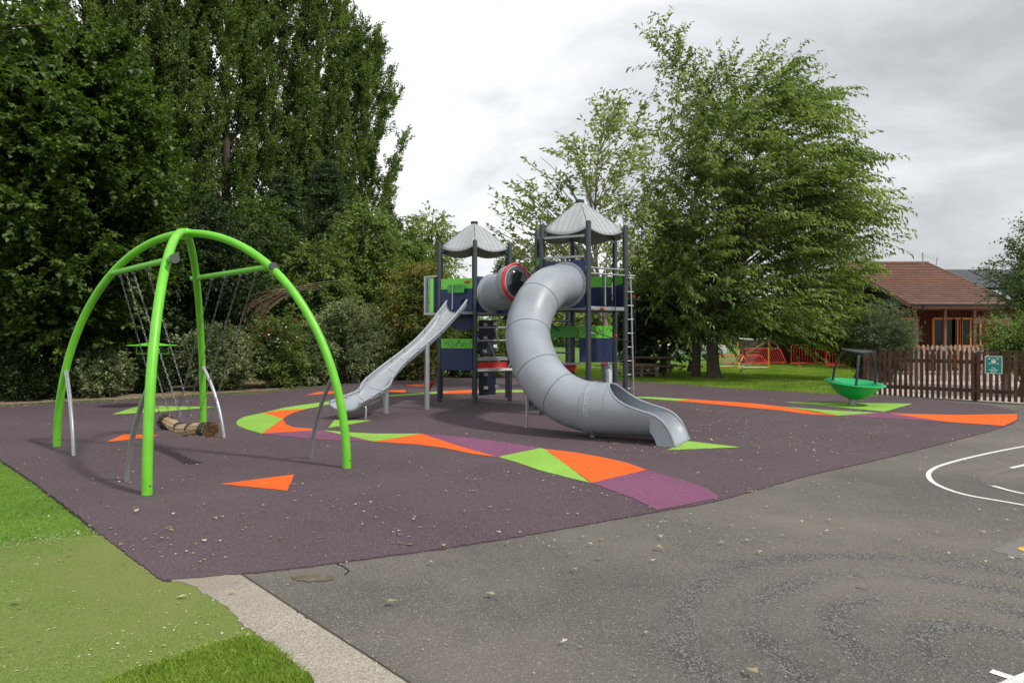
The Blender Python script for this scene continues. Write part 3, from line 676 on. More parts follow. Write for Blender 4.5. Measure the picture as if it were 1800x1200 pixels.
# --- left tower balcony on the L-LL face
o, a2, d, n, Ln = panel(LL, L_, 2.1, 2.86, M['navy'])
bo = L_+Vector((-0.34, -0.02, 0)); bi = L_+Vector((-0.02, -0.03, 0)); bl = bo+Vector((0.02, 0.55, 0))
bal = P_(MB().bar(bo+up*2.06, L_+up*2.06, 0.05, 0.05).bar(bo+up*2.04, bo+up*2.93, 0.03, 0.03, up=(0, 1, 0)).bar(bo+up*2.92, L_+up*2.95, 0.03, 0.03).bar(bo+up*2.06, bl+up*2.06, 0.05, 0.05).bar(bo+up*2.92, bl+up*2.92, 0.03, 0.03), 'balcony', M['steel'])
P_(MB().prism([bo+Vector((0.21, 0.02, 2.09)), L_+Vector((-0.06, 0.02, 2.09)), L_+Vector((-0.06, 0.02, 2.92)), bo+Vector((0.21, 0.02, 2.9))], (0, 0.02, 0)), 'balcony_board', M['navy'], bal)
P_(MB().prism([bo+Vector((0.12, 0.015, 2.09)), bo+Vector((0.20, 0.015, 2.09)), bo+Vector((0.20, 0.015, 2.89)), bo+Vector((0.12, 0.015, 2.89))], (0, 0.02, 0)), 'balcony_board', M['greenboard'], bal)
bb = MB()
for x in (0.0, 0.03, 0.085, 0.115): bb.tube([bo+Vector((x, 0, 2.06)), bo+Vector((x, 0, 2.92))], 0.010, 8)
for y in (0.15, 0.3, 0.45): bb.tube([bo+Vector((0, y, 2.06)), bo+Vector((0, y, 2.92))], 0.010, 8)
each(bb, 'balcony_bar', M['steel'], bal)
# --- left tower, tunnel face (F -> R)
o, a2, d, n, Ln = panel(F, R_, 2.08, 2.90, hole=(0.42, 2.52, 0.37))
nt_ = n.copy(); at0 = a2+d*0.42+up*2.52
panel(RR, B_, 2.1, 2.9); panel(B_, LL, 2.1, 2.9)
P_(MB().box((LT[0]+0.72, LT[1]-0.62, 2.12), (0.30, 0.28, 0.13), math.radians(34)), 'joint_block', M['navy'])
# rungs, step seat, climbing boards
rg_ = MB()
for z in (1.74, 1.44): rg_.tube([F.lerp(R_, 0.05)+up*z, F.lerp(R_, 0.95)+up*z], 0.019, 10)
each(rg_, 'rung', M['steel'])
inn = (Vector((LT[0], LT[1], 0))-(F+R_)/2).normalized()
P_(MB().prism([F.lerp(R_, 0.04)+up*0.98, F.lerp(R_, 1.02)+up*0.98, F.lerp(R_, 0.96)+inn*0.45+up*0.98, F.lerp(R_, 0.1)+inn*0.45+up*0.98], (0, 0, 0.07)), 'bench_shelf', M['greysteel'])
P_(MB().prism([F.lerp(R_, 0.04)-inn*0.06+up*0.74, F.lerp(R_, 1.08)-inn*0.06+up*0.74, F.lerp(R_, 0.96)+inn*0.4+up*0.74, F.lerp(R_, 0.1)+inn*0.4+up*0.74], (0, 0, 0.05)), 'bench_shelf', M['white'])
P_(MB().prism([F.lerp(R_, 0.06)+inn*0.03+up*0.81, F.lerp(R_, 0.94)+inn*0.03+up*0.81, F.lerp(R_, 0.94)+inn*0.03+up*0.95, F.lerp(R_, 0.06)+inn*0.03+up*0.95], inn*0.025), 'red_panel', M['redboard'])
P_(MB().tube([F.lerp(R_, 0.55)+up*1.70-inn*0.02, F.lerp(R_, 0.64)+up*1.45-inn*0.02], 0.022, 8).tube([F.lerp(R_, 0.35)+up*1.40-inn*0.05, F.lerp(R_, 0.66)+up*0.80-inn*0.12], 0.010, 6).tube([F.lerp(R_, 1.0)+up*1.0-inn*0.12, F.lerp(R_, 0.85)+up*0.80-inn*0.12], 0.010, 6).tube([F.lerp(R_, 0.3)+up*0.79-inn*0.12, F.lerp(R_, 1.25)+up*0.77-inn*0.12], 0.014, 6), 'brace', M['steel'])
for z0, z1, hs in ((1.10, 1.92, ((0.30, 1.82), (0.62, 1.84), (0.30, 1.50), (0.62, 1.30), (0.28, 1.18))), (0.12, 0.72, ((0.32, 0.62), (0.32, 0.30), (0.66, 0.32)))):
    q0 = F.lerp(R_, 0.50)+inn*0.72; q1 = F.lerp(R_, 1.12)+inn*0.72
    o, a2, d, n, Ln = panel(q0, q1, z0, z1, M['navydark'], name='climbing_board')
    hm = MB(); h2 = MB()
    for i_, (x, z) in enumerate(hs): hm.box(a2+d*(x-0.12)*0.9+n*0.03+up*z, (0.11, 0.02, 0.075), math.atan2(d.y, d.x)) if i_ % 2 else h2.box(a2+d*(x-0.12)*0.9+n*0.03+up*z, (0.11, 0.02, 0.075), math.atan2(d.y, d.x))
    each(hm, 'hand_hold', M['white'], o); each(h2, 'hand_hold', M['steel'], o)
# red tunnel pipe / lever behind the slide leg
P_(MB().tube([V(-1.88, 16.2, 1.9-1.45), V(-1.95, 16.3, 0.35), V(-2.05, 16.5, 0.12)], [0.05, 0.035, 0.03], 8), 'red_lever', M['red'])
# --- right tower
F, R_, RR, B_, LL, L_ = HR
o, a2, d, n, Ln = panel(L_, F, 2.08, 2.98, hole=(0.42, 2.52, 0.37))
ts0 = a2+d*0.42+up*2.52; tn = n.copy()
panel(L_, F, 3.03, 3.07, M['greysteel'], th=0.06, name='cross_rail'); panel(L_, F, 3.42, 3.46, M['greysteel'], th=0.05, name='cross_rail')
panel(LL, L_, 2.1, 2.95); panel(LL, L_, 2.97, 3.12, M['darkgreen'])
for (a, b_) in ((B_, RR), (RR, R_)):
    a_, b2_ = (a, b_)
    o, a2, d, n, Ln = panel(a_, b2_, 2.1, 2.58); og, a2, d, n, Ln = panel(a_, b2_, 2.585, 2.80, M['greenboard'])
    n2 = -n
    mbx = [[(x+0.03*math.cos(q/8*2*math.pi), 2.68+0.03*math.sin(q/8*2*math.pi)) for q in range(9)] for x in (0.15, 0.68)]+[[(0.22, 2.68), (0.30, 2.68), (0.33, 2.71), (0.36, 2.68)], [(0.42, 2.66), (0.45, 2.70), (0.50, 2.68)], [(0.55, 2.67), (0.58, 2.71), (0.61, 2.67)]]
    scribble(og, a2, d, -n, 0.0, mbx, 0.005)
panel(LL, B_, 2.1, 2.8)
# lower play board seen between the posts
q0 = Vector((1.42, 14.6, 0)); q1 = Vector((2.26, 14.72, 0))
o, a2, d, n, Ln = panel(q0, q1, 0.98, 1.50, M['navy'], inset=0.02); og, a2, d, n, Ln = panel(q0, q1, 1.505, 1.76, M['greenboard'], inset=0.02)
scribble(og, a2, d, n, 0.025, [[(0.05, 1.70), (0.18, 1.54)], [(0.05, 1.56), (0.20, 1.74)], [(0.22, 1.53), (0.32, 1.74), (0.42, 1.55)], [(0.40, 1.74), (0.52, 1.54), (0.64, 1.74)], [(0.30, 1.62), (0.50, 1.66)], [(0.6, 1.54), (0.76, 1.74)], [(0.66, 1.72), (0.80, 1.56)]], 0.0035)
panel(q0, q1, 0.25, 0.50, M['navy'], inset=0.02); panel(LL+Vector((0.1, 0, 0)), q0, 1.52, 1.76, M['darkgreen'])
panel(LL+Vector((0.1, 0, 0)), q0, 0.80, 0.93, M['redboard']); panel(LL+Vector((0.1, 0, 0)), q0, 0.94, 0.98, M['greysteel'], th=0.2)
P_(MB().tube([V(2.02, 14.9, 0.95), V(2.10, 14.8, 0.7), V(2.05, 14.5, 0.35)], 0.10, 14), 'speaking_tube', M['slide'])
P_(MB().tube([HR[4]+up*2.05, V(1.0, 14.3, 1.65)], 0.022, 8), 'brace', M['darksteel'])
# --- tube slide
path = [ts0, ts0+tn*0.28+V(-0.02, 0, -0.02), V(0.66, 12.48, 2.40), V(0.44, 12.15, 2.14), V(0.30, 11.87, 1.80), V(0.27, 11.6, 1.50), V(0.34, 11.3, 1.20), V(0.48, 11.02, 0.90), V(0.70, 10.78, 0.66), V(0.95, 10.58, 0.52), V(1.23, 10.40, 0.455)]
path = catmull(path, 8); RT_ = 0.385
tube = MB().tube(path, RT_, 40, cap=False)
ts = P_(tube, 'tube_slide', M['slide'])
md = ts.modifiers.new('thick', 'SOLIDIFY'); md.thickness = 0.012; md.offset = -1
# flange on the tower
def disc_ring(c, axis, r0, r1, th, n=40):
    Mx = Matrix.Translation(c) @ Vector(axis).to_track_quat('Z', 'Y').to_matrix().to_4x4()
    return MB().lathe([(r0, 0), (r1, 0), (r1+0.008, th*0.5), (r1, th), (r0, th), (r0, 0)], M=Mx, n=n)
P_(disc_ring(ts0+tn*0.026, tn, RT_-0.01, RT_+0.055, 0.014), 'flange', M['slide'], ts)
bl_ = MB()
Mx = Matrix.Translation(ts0+tn*0.042) @ tn.to_track_quat('Z', 'Y').to_matrix().to_4x4()
for k in range(16): bl_.ball(Mx @ Vector((0.412*math.cos(k/16*2*math.pi), 0.412*math.sin(k/16*2*math.pi), 0)), 0.010, 5)
dirx0 = V(0.885, -0.466, 0).normalized(); lat0 = V(0.466, 0.885, 0).normalized()
T, X, Y = frames(path)
def seam(i, r=RT_+0.001, t_=0.005):
    return [path[i]+(X[i]*math.cos(a/40*2*math.pi)+Y[i]*math.sin(a/40*2*math.pi))*r for a in range(41)]
sm = MB()
for i in (23, 38, 54, 66): sm.tube(seam(i), 0.0055, 5, cap=False)
each(sm, 'seam', M['seam'], ts)
fl = MB(); ic = 80
T[ic] = dirx0; X[ic] = V(0, 0, 1); Y[ic] = lat0
fl.tube([path[ic]-T[ic]*0.075, path[ic]-T[ic]*0.07, path[ic]-T[ic]*0.01, path[ic], path[ic]+T[ic]*0.01, path[ic]+T[ic]*0.07, path[ic]+T[ic]*0.075], [RT_, RT_+0.010, RT_+0.010, RT_+0.016, RT_+0.010, RT_+0.010, RT_], 40, cap=False)
P_(fl, 'joint_band', M['slide'], ts)
for k in range(14):
    a = k/14*2*math.pi
    for o_ in (-0.04, 0.045): bl_.ball(path[ic]+T[ic]*o_+(X[ic]*math.cos(a)+Y[ic]*math.sin(a))*(RT_+0.011), 0.010, 5)
for i in (66,):
    for k in range(10):
        a = k/10*2*math.pi; bl_.ball(path[i]+T[i]*0.03+(X[i]*math.cos(a)+Y[i]*math.sin(a))*(RT_+0.003), 0.008, 5)
each(bl_, 'bolt', M['steel'], ts)
# chute: the tube opens out and curls to the ground
A0 = path[-1]; dirx = V(0.885, -0.466, 0).normalized(); lat = V(0.466, 0.885, 0)
st_ = []; K = 36; NS = 68
def chute_sec(s):     # s runs from the joint band to the lip
    h = float(np.interp(s, [0, 0.26, 0.30, 0.36, 0.44, 0.54, 0.66, 0.82, 0.98, 1.08, 1.17, 1.24, 1.29, 1.33, 1.36], [0.84, 0.84, 0.825, 0.76, 0.68, 0.605, 0.55, 0.50, 0.46, 0.425, 0.365, 0.29, 0.205, 0.115, 0.03]))
    fl0 = float(np.interp(s, [0, 0.95, 1.1, 1.2, 1.3, 1.36], [0.07, 0.085, 0.08, 0.06, 0.03, 0.012]))
    wd = float(np.interp(s, [0, 1.0, 1.36], [RT_, RT_, 0.40])); hh = h-fl0; pts = []
    ca = max(-1, min(1, (RT_-hh)/RT_)); half = math.acos(ca) if hh < 2*RT_ else math.pi
    if s <= 0.30: half = math.pi
    half = max(half, math.radians(80)); kz = hh/(RT_*(1-math.cos(half))); kx = 1.0 if half > math.pi/2 else 1/math.sin(half)
    c = path[-1]+dirx*s
    for k in range(K+1):
        a = -half+2*half*k/K
        pts.append(Vector((c.x, c.y, 0))+lat*(wd*kx*math.sin(a))+up*(fl0+RT_*(1-math.cos(a))*kz))
    return pts
vs = []; fs = []
secs = [chute_sec(1.36*i/NS) for i in range(NS+1)]
zmin = 0.02
for s_ in secs:
    for p in s_:
        if p.z < zmin: p.z = zmin+(p.z-zmin)*0.0
        vs.append(p)
for i in range(NS):
    for k in range(K): fs.append((i*(K+1)+k, i*(K+1)+k+1, (i+1)*(K+1)+k+1, (i+1)*(K+1)+k))
ch = P_(MB().add(vs, fs), 'slide_exit', M['slide'], ts, ang=60)
md = ch.modifiers.new('thick', 'SOLIDIFY'); md.thickness = 0.014; md.offset = 0
for e_i in (0, K):      # side skirts that carry the lip down to the ground
    top_ = [secs[i][e_i] for i in range(50, NS+1)]; n_t = len(top_)
    P_(MB().add([Vector(p) for p in top_]+[Vector((p.x, p.y, min(p.z, max(0.004, 0.20*(1-q/5.0)**0.6 if q < 5 else 0)))) for q, p in enumerate(top_)], [(i, i+1, n_t+i+1, n_t+i) for i in range(n_t-1)]), 'exit_skirt', M['slide'], ts)
rimp = [s_[0] for s_ in secs[15:]]; rimq = [s_[-1] for s_ in secs[15:]]
lip = secs[-1]
P_(MB().tube([Vector(p) for p in list(reversed(rimp))[::-1]], 0.016, 8).tube(rimq, 0.016, 8).tube(lip, 0.016, 8), 'rim', M['slidein'], ts)
for x, y, zt in ((0.25, 11.48, 1.15),):
    P_(MB().tube([V(x, y, 0), V(x, y, zt)], 0.026, 12).tube([V(x, y, 0), V(x, y, 0.03)], 0.04, 12), 'support_leg', M['steel'], ts)
c = path[ic]; P_(MB().tube([V(c.x, c.y, 0), V(c.x, c.y, 0.09)], 0.035, 10).ball(V(c.x-0.02, c.y-0.06, 0.09), 0.05, 8), 'support_leg', M['greysteel'], ts)
# --- crawl tunnel between the towers
e1 = at0+nt_*1.18+V(0.02, 0, 0.10); tl0 = HR[4].lerp(HR[5], 0.5)+up*2.52
tun = P_(MB().tube(catmull([at0, at0+nt_*0.4, e1], 6), 0.385, 36, cap=False), 'crawl_tunnel', M['slide'])
md = tun.modifiers.new('thick', 'SOLIDIFY'); md.thickness = 0.012; md.offset = -1
fl_ = disc_ring(at0+nt_*0.026, nt_, 0.375, 0.45, 0.014); fl_.tube([at0+nt_*0.03, at0+nt_*0.06, at0+nt_*0.12], [0.44, 0.41, 0.385], 36, cap=False); P_(fl_, 'flange', M['slidein'], tun)
rc = V(0.085, 14.42, 2.68); rn = V(0.60, -0.79, 0.10).normalized()
Mx = Matrix.Translation(rc) @ rn.to_track_quat('Z', 'Y').to_matrix().to_4x4() @ Matrix.Rotation(math.radians(-14), 4, 'Z')
def ell(rx, ry, z): return [Mx @ Vector((rx*math.cos(a/40*2*math.pi), ry*math.sin(a/40*2*math.pi), z)) for a in range(41)]
P_(MB().tube(ell(0.34, 0.385, 0), 0.036, 10, cap=False), 'window_ring', M['red'], tun)
P_(MB().tube(ell(0.295, 0.34, 0.012), 0.024, 8, cap=False), 'window_rim', M['slidein'], tun)
bub = bpy.data.materials.new('shade_tinted_bubble'); bub.use_nodes = True; bb_ = bub.node_tree.nodes['Principled BSDF']  # dome tinted dark to stand in for the shade inside the tunnel
bb_.inputs['Base Color'].default_value = (0.02, 0.022, 0.025, 1); bb_.inputs['Roughness'].default_value = 0.04; bb_.inputs['Alpha'].default_value = 0.75; bb_.inputs['Specular IOR Level'].default_value = 1.0; bb_.inputs['IOR'].default_value = 1.6
prof = [(0.29*math.cos(q/8*math.pi/2)+1e-4, 0.13*math.sin(q/8*math.pi/2)) for q in range(9)]
P_(MB().lathe(prof, M=Mx @ Matrix.Diagonal((1, 1.15, 1, 1)), n=32), 'bubble_window', bub, tun)
P_(MB().lathe([(0.345, 0.0), (0.352, -0.08), (0.352, -0.26)], M=Mx @ Matrix.Diagonal((1, 1.12, 1, 1)), n=36), 'tunnel_elbow', M['slide'], tun)
# --- open wavy slide
cl = [(803, 528, 15.55), (785, 552, 15.2), (760, 581, 14.8), (732, 607, 14.4), (706, 628, 14.05), (683, 648, 13.7), (667, 665, 13.4), (655, 682, 13.12), (634, 697, 12.85), (606, 707, 12.45)]
cp = [Vector(Q(*c)) for c in cl]
cp[-1].z = 0.33; cp[-2].z = 0.43
cp = catmull(cp, 6)
wid = np.interp(np.linspace(0, 1, len(cp)), [0, 0.12, 0.3, 0.45, 0.6, 0.72, 0.85, 1], [0.27, 0.27, 0.22, 0.215, 0.25, 0.29, 0.28, 0.34])
dep = np.interp(np.linspace(0, 1, len(cp)), [0, 0.1, 0.4, 0.7, 0.9, 1], [0.30, 0.22, 0.18, 0.2, 0.17, 0.14])
vs = []; fs = []; KW = 14; rimL = []; rimR = []; secL = []
for i, p in enumerate(cp):
    t_ = (cp[min(i+1, len(cp)-1)]-cp[max(i-1, 0)]); th_ = Vector((t_.x, t_.y, 0)).normalized(); lt = Vector((-th_.y, th_.x, 0))
    sec = []
    for k in range(KW+1):
        a = math.pi*k/KW; x = math.cos(a); zz_ = -math.sin(a)**0.8*dep[i]
        sec.append(p+lt*x*wid[i]+up*zz_)
    secL.append(sec); vs += sec; rimL.append(sec[0]); rimR.append(sec[-1])
for i in range(len(cp)-1):
    for k in range(KW): fs.append((i*(KW+1)+k, i*(KW+1)+k+1, (i+1)*(KW+1)+k+1, (i+1)*(KW+1)+k))
os_ = P_(MB().add(vs, fs), 'open_slide', M['slidein'], ang=60)
md = os_.modifiers.new('thick', 'SOLIDIFY'); md.thickness = 0.018; md.offset = 0
P_(MB().tube(rimL, 0.026, 10), 'rim', M['slidein'], os_); P_(MB().tube(rimR, 0.026, 10), 'rim', M['slidein'], os_)
P_(MB().tube(secL[-1], 0.026, 10), 'rim', M['slidein'], os_)
flk = [rimR[i]+V(0.012, 0, -0.03) for i in range(4, 50)]; flb = [rimR[i]+V(0.045, -0.02, -0.23*min(1, (i-3)/6)) for i in range(4, 50)]
nf = len(flk); P_(MB().add(flk+flb, [(i, i+1, nf+i+1, nf+i) for i in range(nf-1)]), 'outer_flank', M['slide'], os_)
P_(MB().tube(flb, 0.020, 8), 'lower_rail', M['slidein'], os_)
sm = MB()
for i in (7, 22, 27, 37, 45): sm.tube([p+up*0.011 for p in secL[i]], 0.005, 4)
each(sm, 'seam', M['seam'], os_)
ck = MB()
for i in (5, 12, 20, 25, 36, 44, 49):
    for rr_ in (rimL, rimR): ck.box(rr_[i]+V(0, 0, 0.0), (0.056, 0.056, 0.058))
each(ck, 'rim_clip', M['roofgrey'], os_)
for (x, y, zt, r) in ((-1.79, 14.35, 1.40, 0.055), (-2.52, 13.62, 0.62, 0.058), (-2.69, 12.57, 0.26, 0.02)):
    P_(MB().tube([V(x, y, 0), V(x, y, zt-0.05), V(x-0.02, y+0.02, zt)], [r, r, r*0.5], 14), 'support_leg', M['greysteel'] if r > 0.03 else M['steel'], os_)
# --- silver frame and climbing net on the F-R face
Fr = HR[0]; Rr = HR[1]; fd = (Rr-Fr).normalized(); fn = Vector((fd.y, -fd.x, 0))
TB = Fr+fd*1.18+fn*0.02
cage = MB(); cage.tube([Fr+up*2.73, TB+up*2.73], 0.018, 10).tube([Fr+fd*0.05+up*2.84, Rr+up*2.84], 0.018, 10).tube([Fr+fd*0.42+fn*0.0+up*2.86, Fr+fd*0.42+up*2.13], 0.018, 10)
pole0 = Fr+fd*1.04+fn*0.05; cage.tube([pole0+up*2.73, pole0+fn*0.10+up*0.0], 0.016, 10)
cg = P_(cage, 'grab_frame', M['steel'])
sj = MB()
for z in np.arange(0.25, 2.7, 0.27): sj.tube([pole0+up*z+fn*0.02-fd*0.10, pole0+up*z+fn*0.05+fd*0.03], 0.007, 6)
for z in (2.1, 1.62, 0.98, 0.62): sj.tube([Fr+up*z, Fr+fd*0.13+fn*0.02+up*(z-0.03)], 0.014, 6)
each(sj, 'net_bracket', M['greysteel'], cg)
net = MB(); balls = MB()
def sag(a, b, s, k=8): return [a.lerp(b, i/k)-up*s*math.sin(math.pi*i/k) for i in range(k+1)]
def np_(x, z): return Fr+fd*x+fn*0.06+up*z
net.tube([np_(0.31, 2.73), np_(0.32, 0.35)], 0.009, 6); net.tube([np_(0.62, 2.73), np_(0.64, 1.0)], 0.009, 6)
net.tube(sag(np_(0.03, 1.65), np_(0.98, 1.45), 0.03), 0.009, 6); net.tube(sag(np_(0.03, 0.98), np_(0.98, 1.12), 0.04), 0.009, 6); net.tube(sag(np_(0.03, 0.62), np_(0.9, 0.5), 0.02), 0.009, 6)
net.tube([np_(0.64, 1.0), np_(0.98, 1.45)], 0.008, 6); net.tube([np_(0.62, 1.6), np_(0.32, 0.98)], 0.006, 6)
e_ = TB-fd*0.03; net.tube([e_+up*2.70, e_+up*1.9, e_-fd*0.08+up*1.1, e_-fd*0.1+up*0.1], 0.009, 6); net.tube([e_+fd*0.0+fn*0.04+up*2.7, e_+fn*0.05+up*0.9], 0.006, 6)
for p in (np_(0.31, 2.06), np_(0.64, 1.55), np_(0.33, 1.02), np_(0.66, 0.55), e_+up*2.32, e_-fd*0.06+up*1.05, e_-fd*0.12+up*0.38, np_(0.86, 0.42)):
    balls.lathe([(0.006, -0.03), (0.03, -0.022), (0.036, 0), (0.03, 0.022), (0.006, 0.03)], p, 10)
cn = P_(net, 'climbing_net', M['rubberblack']); each(balls, 'rope_clamp', M['red'], cn)
# rope bridge rungs at the back between the towers
rb = MB()
for z in (1.9, 1.62, 1.2, 0.8): rb.tube([V(-0.02, 16.5, z), V(1.3, 15.0, z-0.03)], 0.02, 8)
rb2 = MB(); rb2.tube([V(0.2, 16.3, 2.0), V(0.5, 15.9, 0.4)], 0.009, 6).tube([V(0.7, 15.7, 2.0), V(1.0, 15.3, 0.4)], 0.009, 6)
q = each(rb, 'bridge_rung', M['darksteel']); each(rb2, 'bridge_rope', M['rubberblack'], q)
for p in ((HR[4].x-0.1, HR[4].y+0.9), (HR[3].x-0.05, HR[3].y+0.65)): P_(MB().tube([V(p[0], p[1], 0), V(p[0], p[1], 2.2)], 0.052, 14), 'post', M['post'])
# ------------------------------------------------------------------ spinner bowl
def spinner():
    x, y, _ = G(1499, 712); c = (x, y, 0)
    root = empty('spinner_bowl', 'bright green standing spinner bowl with dark curved grab bars on a grey stub post', 'spinner', c)
    MB().tube([(0, 0, 0), (0, 0, 0.2)], 0.085, 24).build('base_post', M['greysteel'], root)
    tilt = Matrix.Translation((0, 0, 0.14)) @ Matrix.Rotation(math.radians(3.2), 4, 'Y') @ Matrix.Rotation(math.radians(6), 4, 'X')
    prof = [(0.001, 0.0), (0.12, 0.008), (0.24, 0.05), (0.36, 0.13), (0.46, 0.235), (0.51, 0.30), (0.56, 0.335), (0.625, 0.355), (0.635, 0.372), (0.60, 0.385), (0.52, 0.375), (0.44, 0.33), (0.25, 0.29), (0.001, 0.28)]
    MB().lathe(prof, M=tilt, n=48).build('bowl', M['bowl'], root)
    for k in range(3):
        a = math.radians(-113+120*k); ca, sa = math.cos(a), math.sin(a)
        P = catmull([tilt @ Vector((0.50*ca, 0.50*sa, 0.36)), tilt @ Vector((0.47*ca, 0.47*sa, 0.68)), tilt @ Vector((0.36*ca, 0.36*sa, 0.97)), tilt @ Vector((0.26*ca, 0.26*sa, 1.06))], 6)
        MB().tube(P, 0.026, 12).build('grab_bar', M['post'], root)
    top = tilt @ Matrix.Translation((0, 0, 1.06))
    pts = []
    for k in range(3):
        a0 = math.radians(-113+120*k)
        for da in (-12, 0, 12): pts.append(top @ Vector((0.36*math.cos(a0+math.radians(da)), 0.36*math.sin(a0+math.radians(da)), 0)))
    MB().prism(pts, top.to_3x3() @ Vector((0, 0, 0.03))).build('top_plate', M['post'], root)
spinner()
# green topped spinner pole behind the swing
def pole_spinner():
    x, y, _ = G(269, 718); root = empty('standing_spinner', 'grey pole spinner with lime green top plate and hanging grab loops behind the swing', 'spinner', (x-0.02, y, 0))
    MB().tube([(0, 0, 0), (0, 0, 0.55), (0, 0, 1.25)], [0.068, 0.056, 0.045], 20).tube([(0, 0, 0), (0, 0, 0.03)], 0.10, 20).build('pole', M['greysteel'], root)
    MB().lathe([(0.001, 1.42), (0.12, 1.40), (0.30, 1.365), (0.47, 1.355), (0.49, 1.345), (0.47, 1.335), (0.2, 1.33), (0.06, 1.32), (0.06, 1.24), (0.001, 1.24)], n=24).build('top_plate', M['swinggreen'], root)
    for k in range(2):
        s = 1 if k else -1
        MB().tube([(s*0.08, 0, 1.17), (s*0.34, 0.02, 1.17), (s*0.345, 0.02, 1.34)], 0.013, 8).tube([(s*0.08, 0, 1.17), (s*0.08, 0, 1.3)], 0.013, 8).build('grab_loop', M['swinggreen'], root)
pole_spinner()
# ------------------------------------------------------------------ fences
def picket_run(name, label, a, b, h, m, pitch=0.118, w_=0.070, post_every=2.4, group=None, pm=None):
    a = Vector(a); b = Vector(b); d = (b-a); L = d.length; d.normalize(); n = Vector((d.y, -d.x, 0)); rz = math.atan2(d.y, d.x)
    root = empty(name, label, 'fence', tuple(a), group); A = Vector((0, 0, 0))
    npk = int(L/pitch); mb = MB()
    for i in range(npk):
        hh = h+random.uniform(-0.015, 0.015); c = A+d*(pitch*(i+0.5))+n*0.03; lean = random.uniform(-0.006, 0.006)
        x0, x1 = -w_/2, w_/2
        prof = [(x0, 0.03), (x1, 0.03), (x1+lean, hh-0.05), (x1*0.6+lean, hh-0.012), (lean, hh), (x0*0.6+lean, hh-0.012), (x0+lean, hh-0.05)]
        mb.prism([c+d*x+up*z for x, z in prof], n*0.02)
    mb.build('pickets', m, root)
    rl = MB()
    for z in (0.25, h-0.28): rl.bar(A+up*z, A+d*L+up*z, 0.05, 0.09)
    rl.build('rails', m, root)
    k = int(L/post_every)+1
    for i in range(k):
        MB().box(A+d*min(L-0.05, i*post_every+0.05)-n*0.075+up*(h*0.5-0.03), (0.085, 0.085, h-0.06), rz).build('post', pm or m, root)
    return root
fa = Vector((*G(1517, 694)[:2], 0)); fb = Vector((*G(1800, 709.5)[:2], 0)); fe = fa+(fb-fa)*1.7
picket_run('picket_fence', 'dark brown stained picket fence with rounded tops carrying the green sign', fa, fe, 1.21, M['picket'])
0 and picket_run('picket_fence', 'short dark picket return running back from the fence corner by the green bowl', fa+V(-0.02, 0.12, 0), fa+V(0.35, 3.4, 0), 1.2, M['picket'])
picket_run('picket_fence', 'pale weathered picket fence behind the dark one', (12.4, 23.6, 0), (20.5, 23.0, 0), 1.24, M['picketpale'], pitch=0.15)
0 and picket_run('picket_fence', 'pale weathered picket run leading back from the dark fence', (12.9, 16.9, 0), (15.6, 22.5, 0), 1.1, M['picketpale'], pitch=0.15)
# sign
def text_mesh(body, size, m, parent, mat4, align='CENTER'):
    cu = bpy.data.curves.new('text', 'FONT'); cu.body = body; cu.size = size; cu.align_x = align; cu.align_y = 'CENTER'; cu.extrude = 0.0015; cu.offset = 0.0012
    to = bpy.data.objects.new('t', cu); COL.objects.link(to); bpy.context.view_layer.update()
    me = bpy.data.meshes.new_from_object(to.evaluated_get(bpy.context.evaluated_depsgraph_get())); me.name = 'lettering'
    bpy.data.objects.remove(to); me.materials.clear(); me.materials.append(m)
    o = bpy.data.objects.new('lettering', me); COL.objects.link(o); o.parent = parent; o.matrix_local = mat4; return o
def sign():
    d = (fb-fa).normalized(); n = Vector((d.y, -d.x, 0)); tpar = 0.815
    # point on the fence seen at px 1747
    best = min((abs(HX+FPX*(fa+d*s).x/(fa+d*s).y-1747), s) for s in np.arange(0, 6, 0.01))[1]
    dist = (fa+d*best).y; zc = EYE-(641-HY)/FPX*dist; p = fa+d*best+n*0.056+up*zc
    root = empty('assembly_sign', 'green fire assembly point sign with white border fixed to the dark picket fence', 'sign', tuple(p), rz=math.atan2(d.y, d.x))
    w_, h_ = 0.335, 0.41
    MB().box((0, 0.004, 0), (w_, 0.006, h_)).build('backing', M['white'], root)
    MB().box((0, -0.001, 0), (w_-0.03, 0.005, h_-0.03)).build('board', M['sign'], root)
    R = Matrix.Rotation(math.radians(90), 4, 'X')
    for s, z, sz in (('Fire', -0.075, 0.05), ('assembly', -0.117, 0.048), ('point', -0.158, 0.048)):
        text_mesh(s, sz, M['white'], root, Matrix.Translation((0, -0.0055, z)) @ R)
    ic_ = MB()
    for sx_ in (-1, 1):
        for sz_ in (-1, 1):
            c = Vector((sx_*0.09, -0.005, 0.085+sz_*0.065)); t0 = c+Vector((-sx_*0.028, 0, -sz_*0.022))
            ic_.prism([t0, t0+Vector((sx_*0.045, 0, 0)), t0+Vector((0, 0, sz_*0.04))], (0, -0.002, 0))
            ic_.bar(c+Vector((-sx_*0.005, -0.001, -sz_*0.005)), c+Vector((sx_*0.03, -0.001, sz_*0.026)), 0.002, 0.018, up=(0, 1, 0))
    for x, s_ in ((-0.028, 1.0), (0, 0.85), (0.028, 1.0)):
        ic_.add([Vector((x+0.012*math.cos(a/10*2*math.pi), -0.0062-0.0002*abs(x)*100, 0.12*1+0.012*math.sin(a/10*2*math.pi)+ (0.012 if x == 0 else 0))) for a in range(10)], [tuple(range(10))])
        ic_.prism([(x-0.018, -0.0045, 0.105), (x+0.018, -0.0045, 0.105), (x+0.014, -0.0045, 0.06), (x+0.009, -0.0045, 0.03), (x-0.009, -0.0045, 0.03), (x-0.014, -0.0045, 0.06)], (0, -0.0015-0.0004*(x*100), 0))
    ic_.build('pictogram', M['white'], root)
sign()
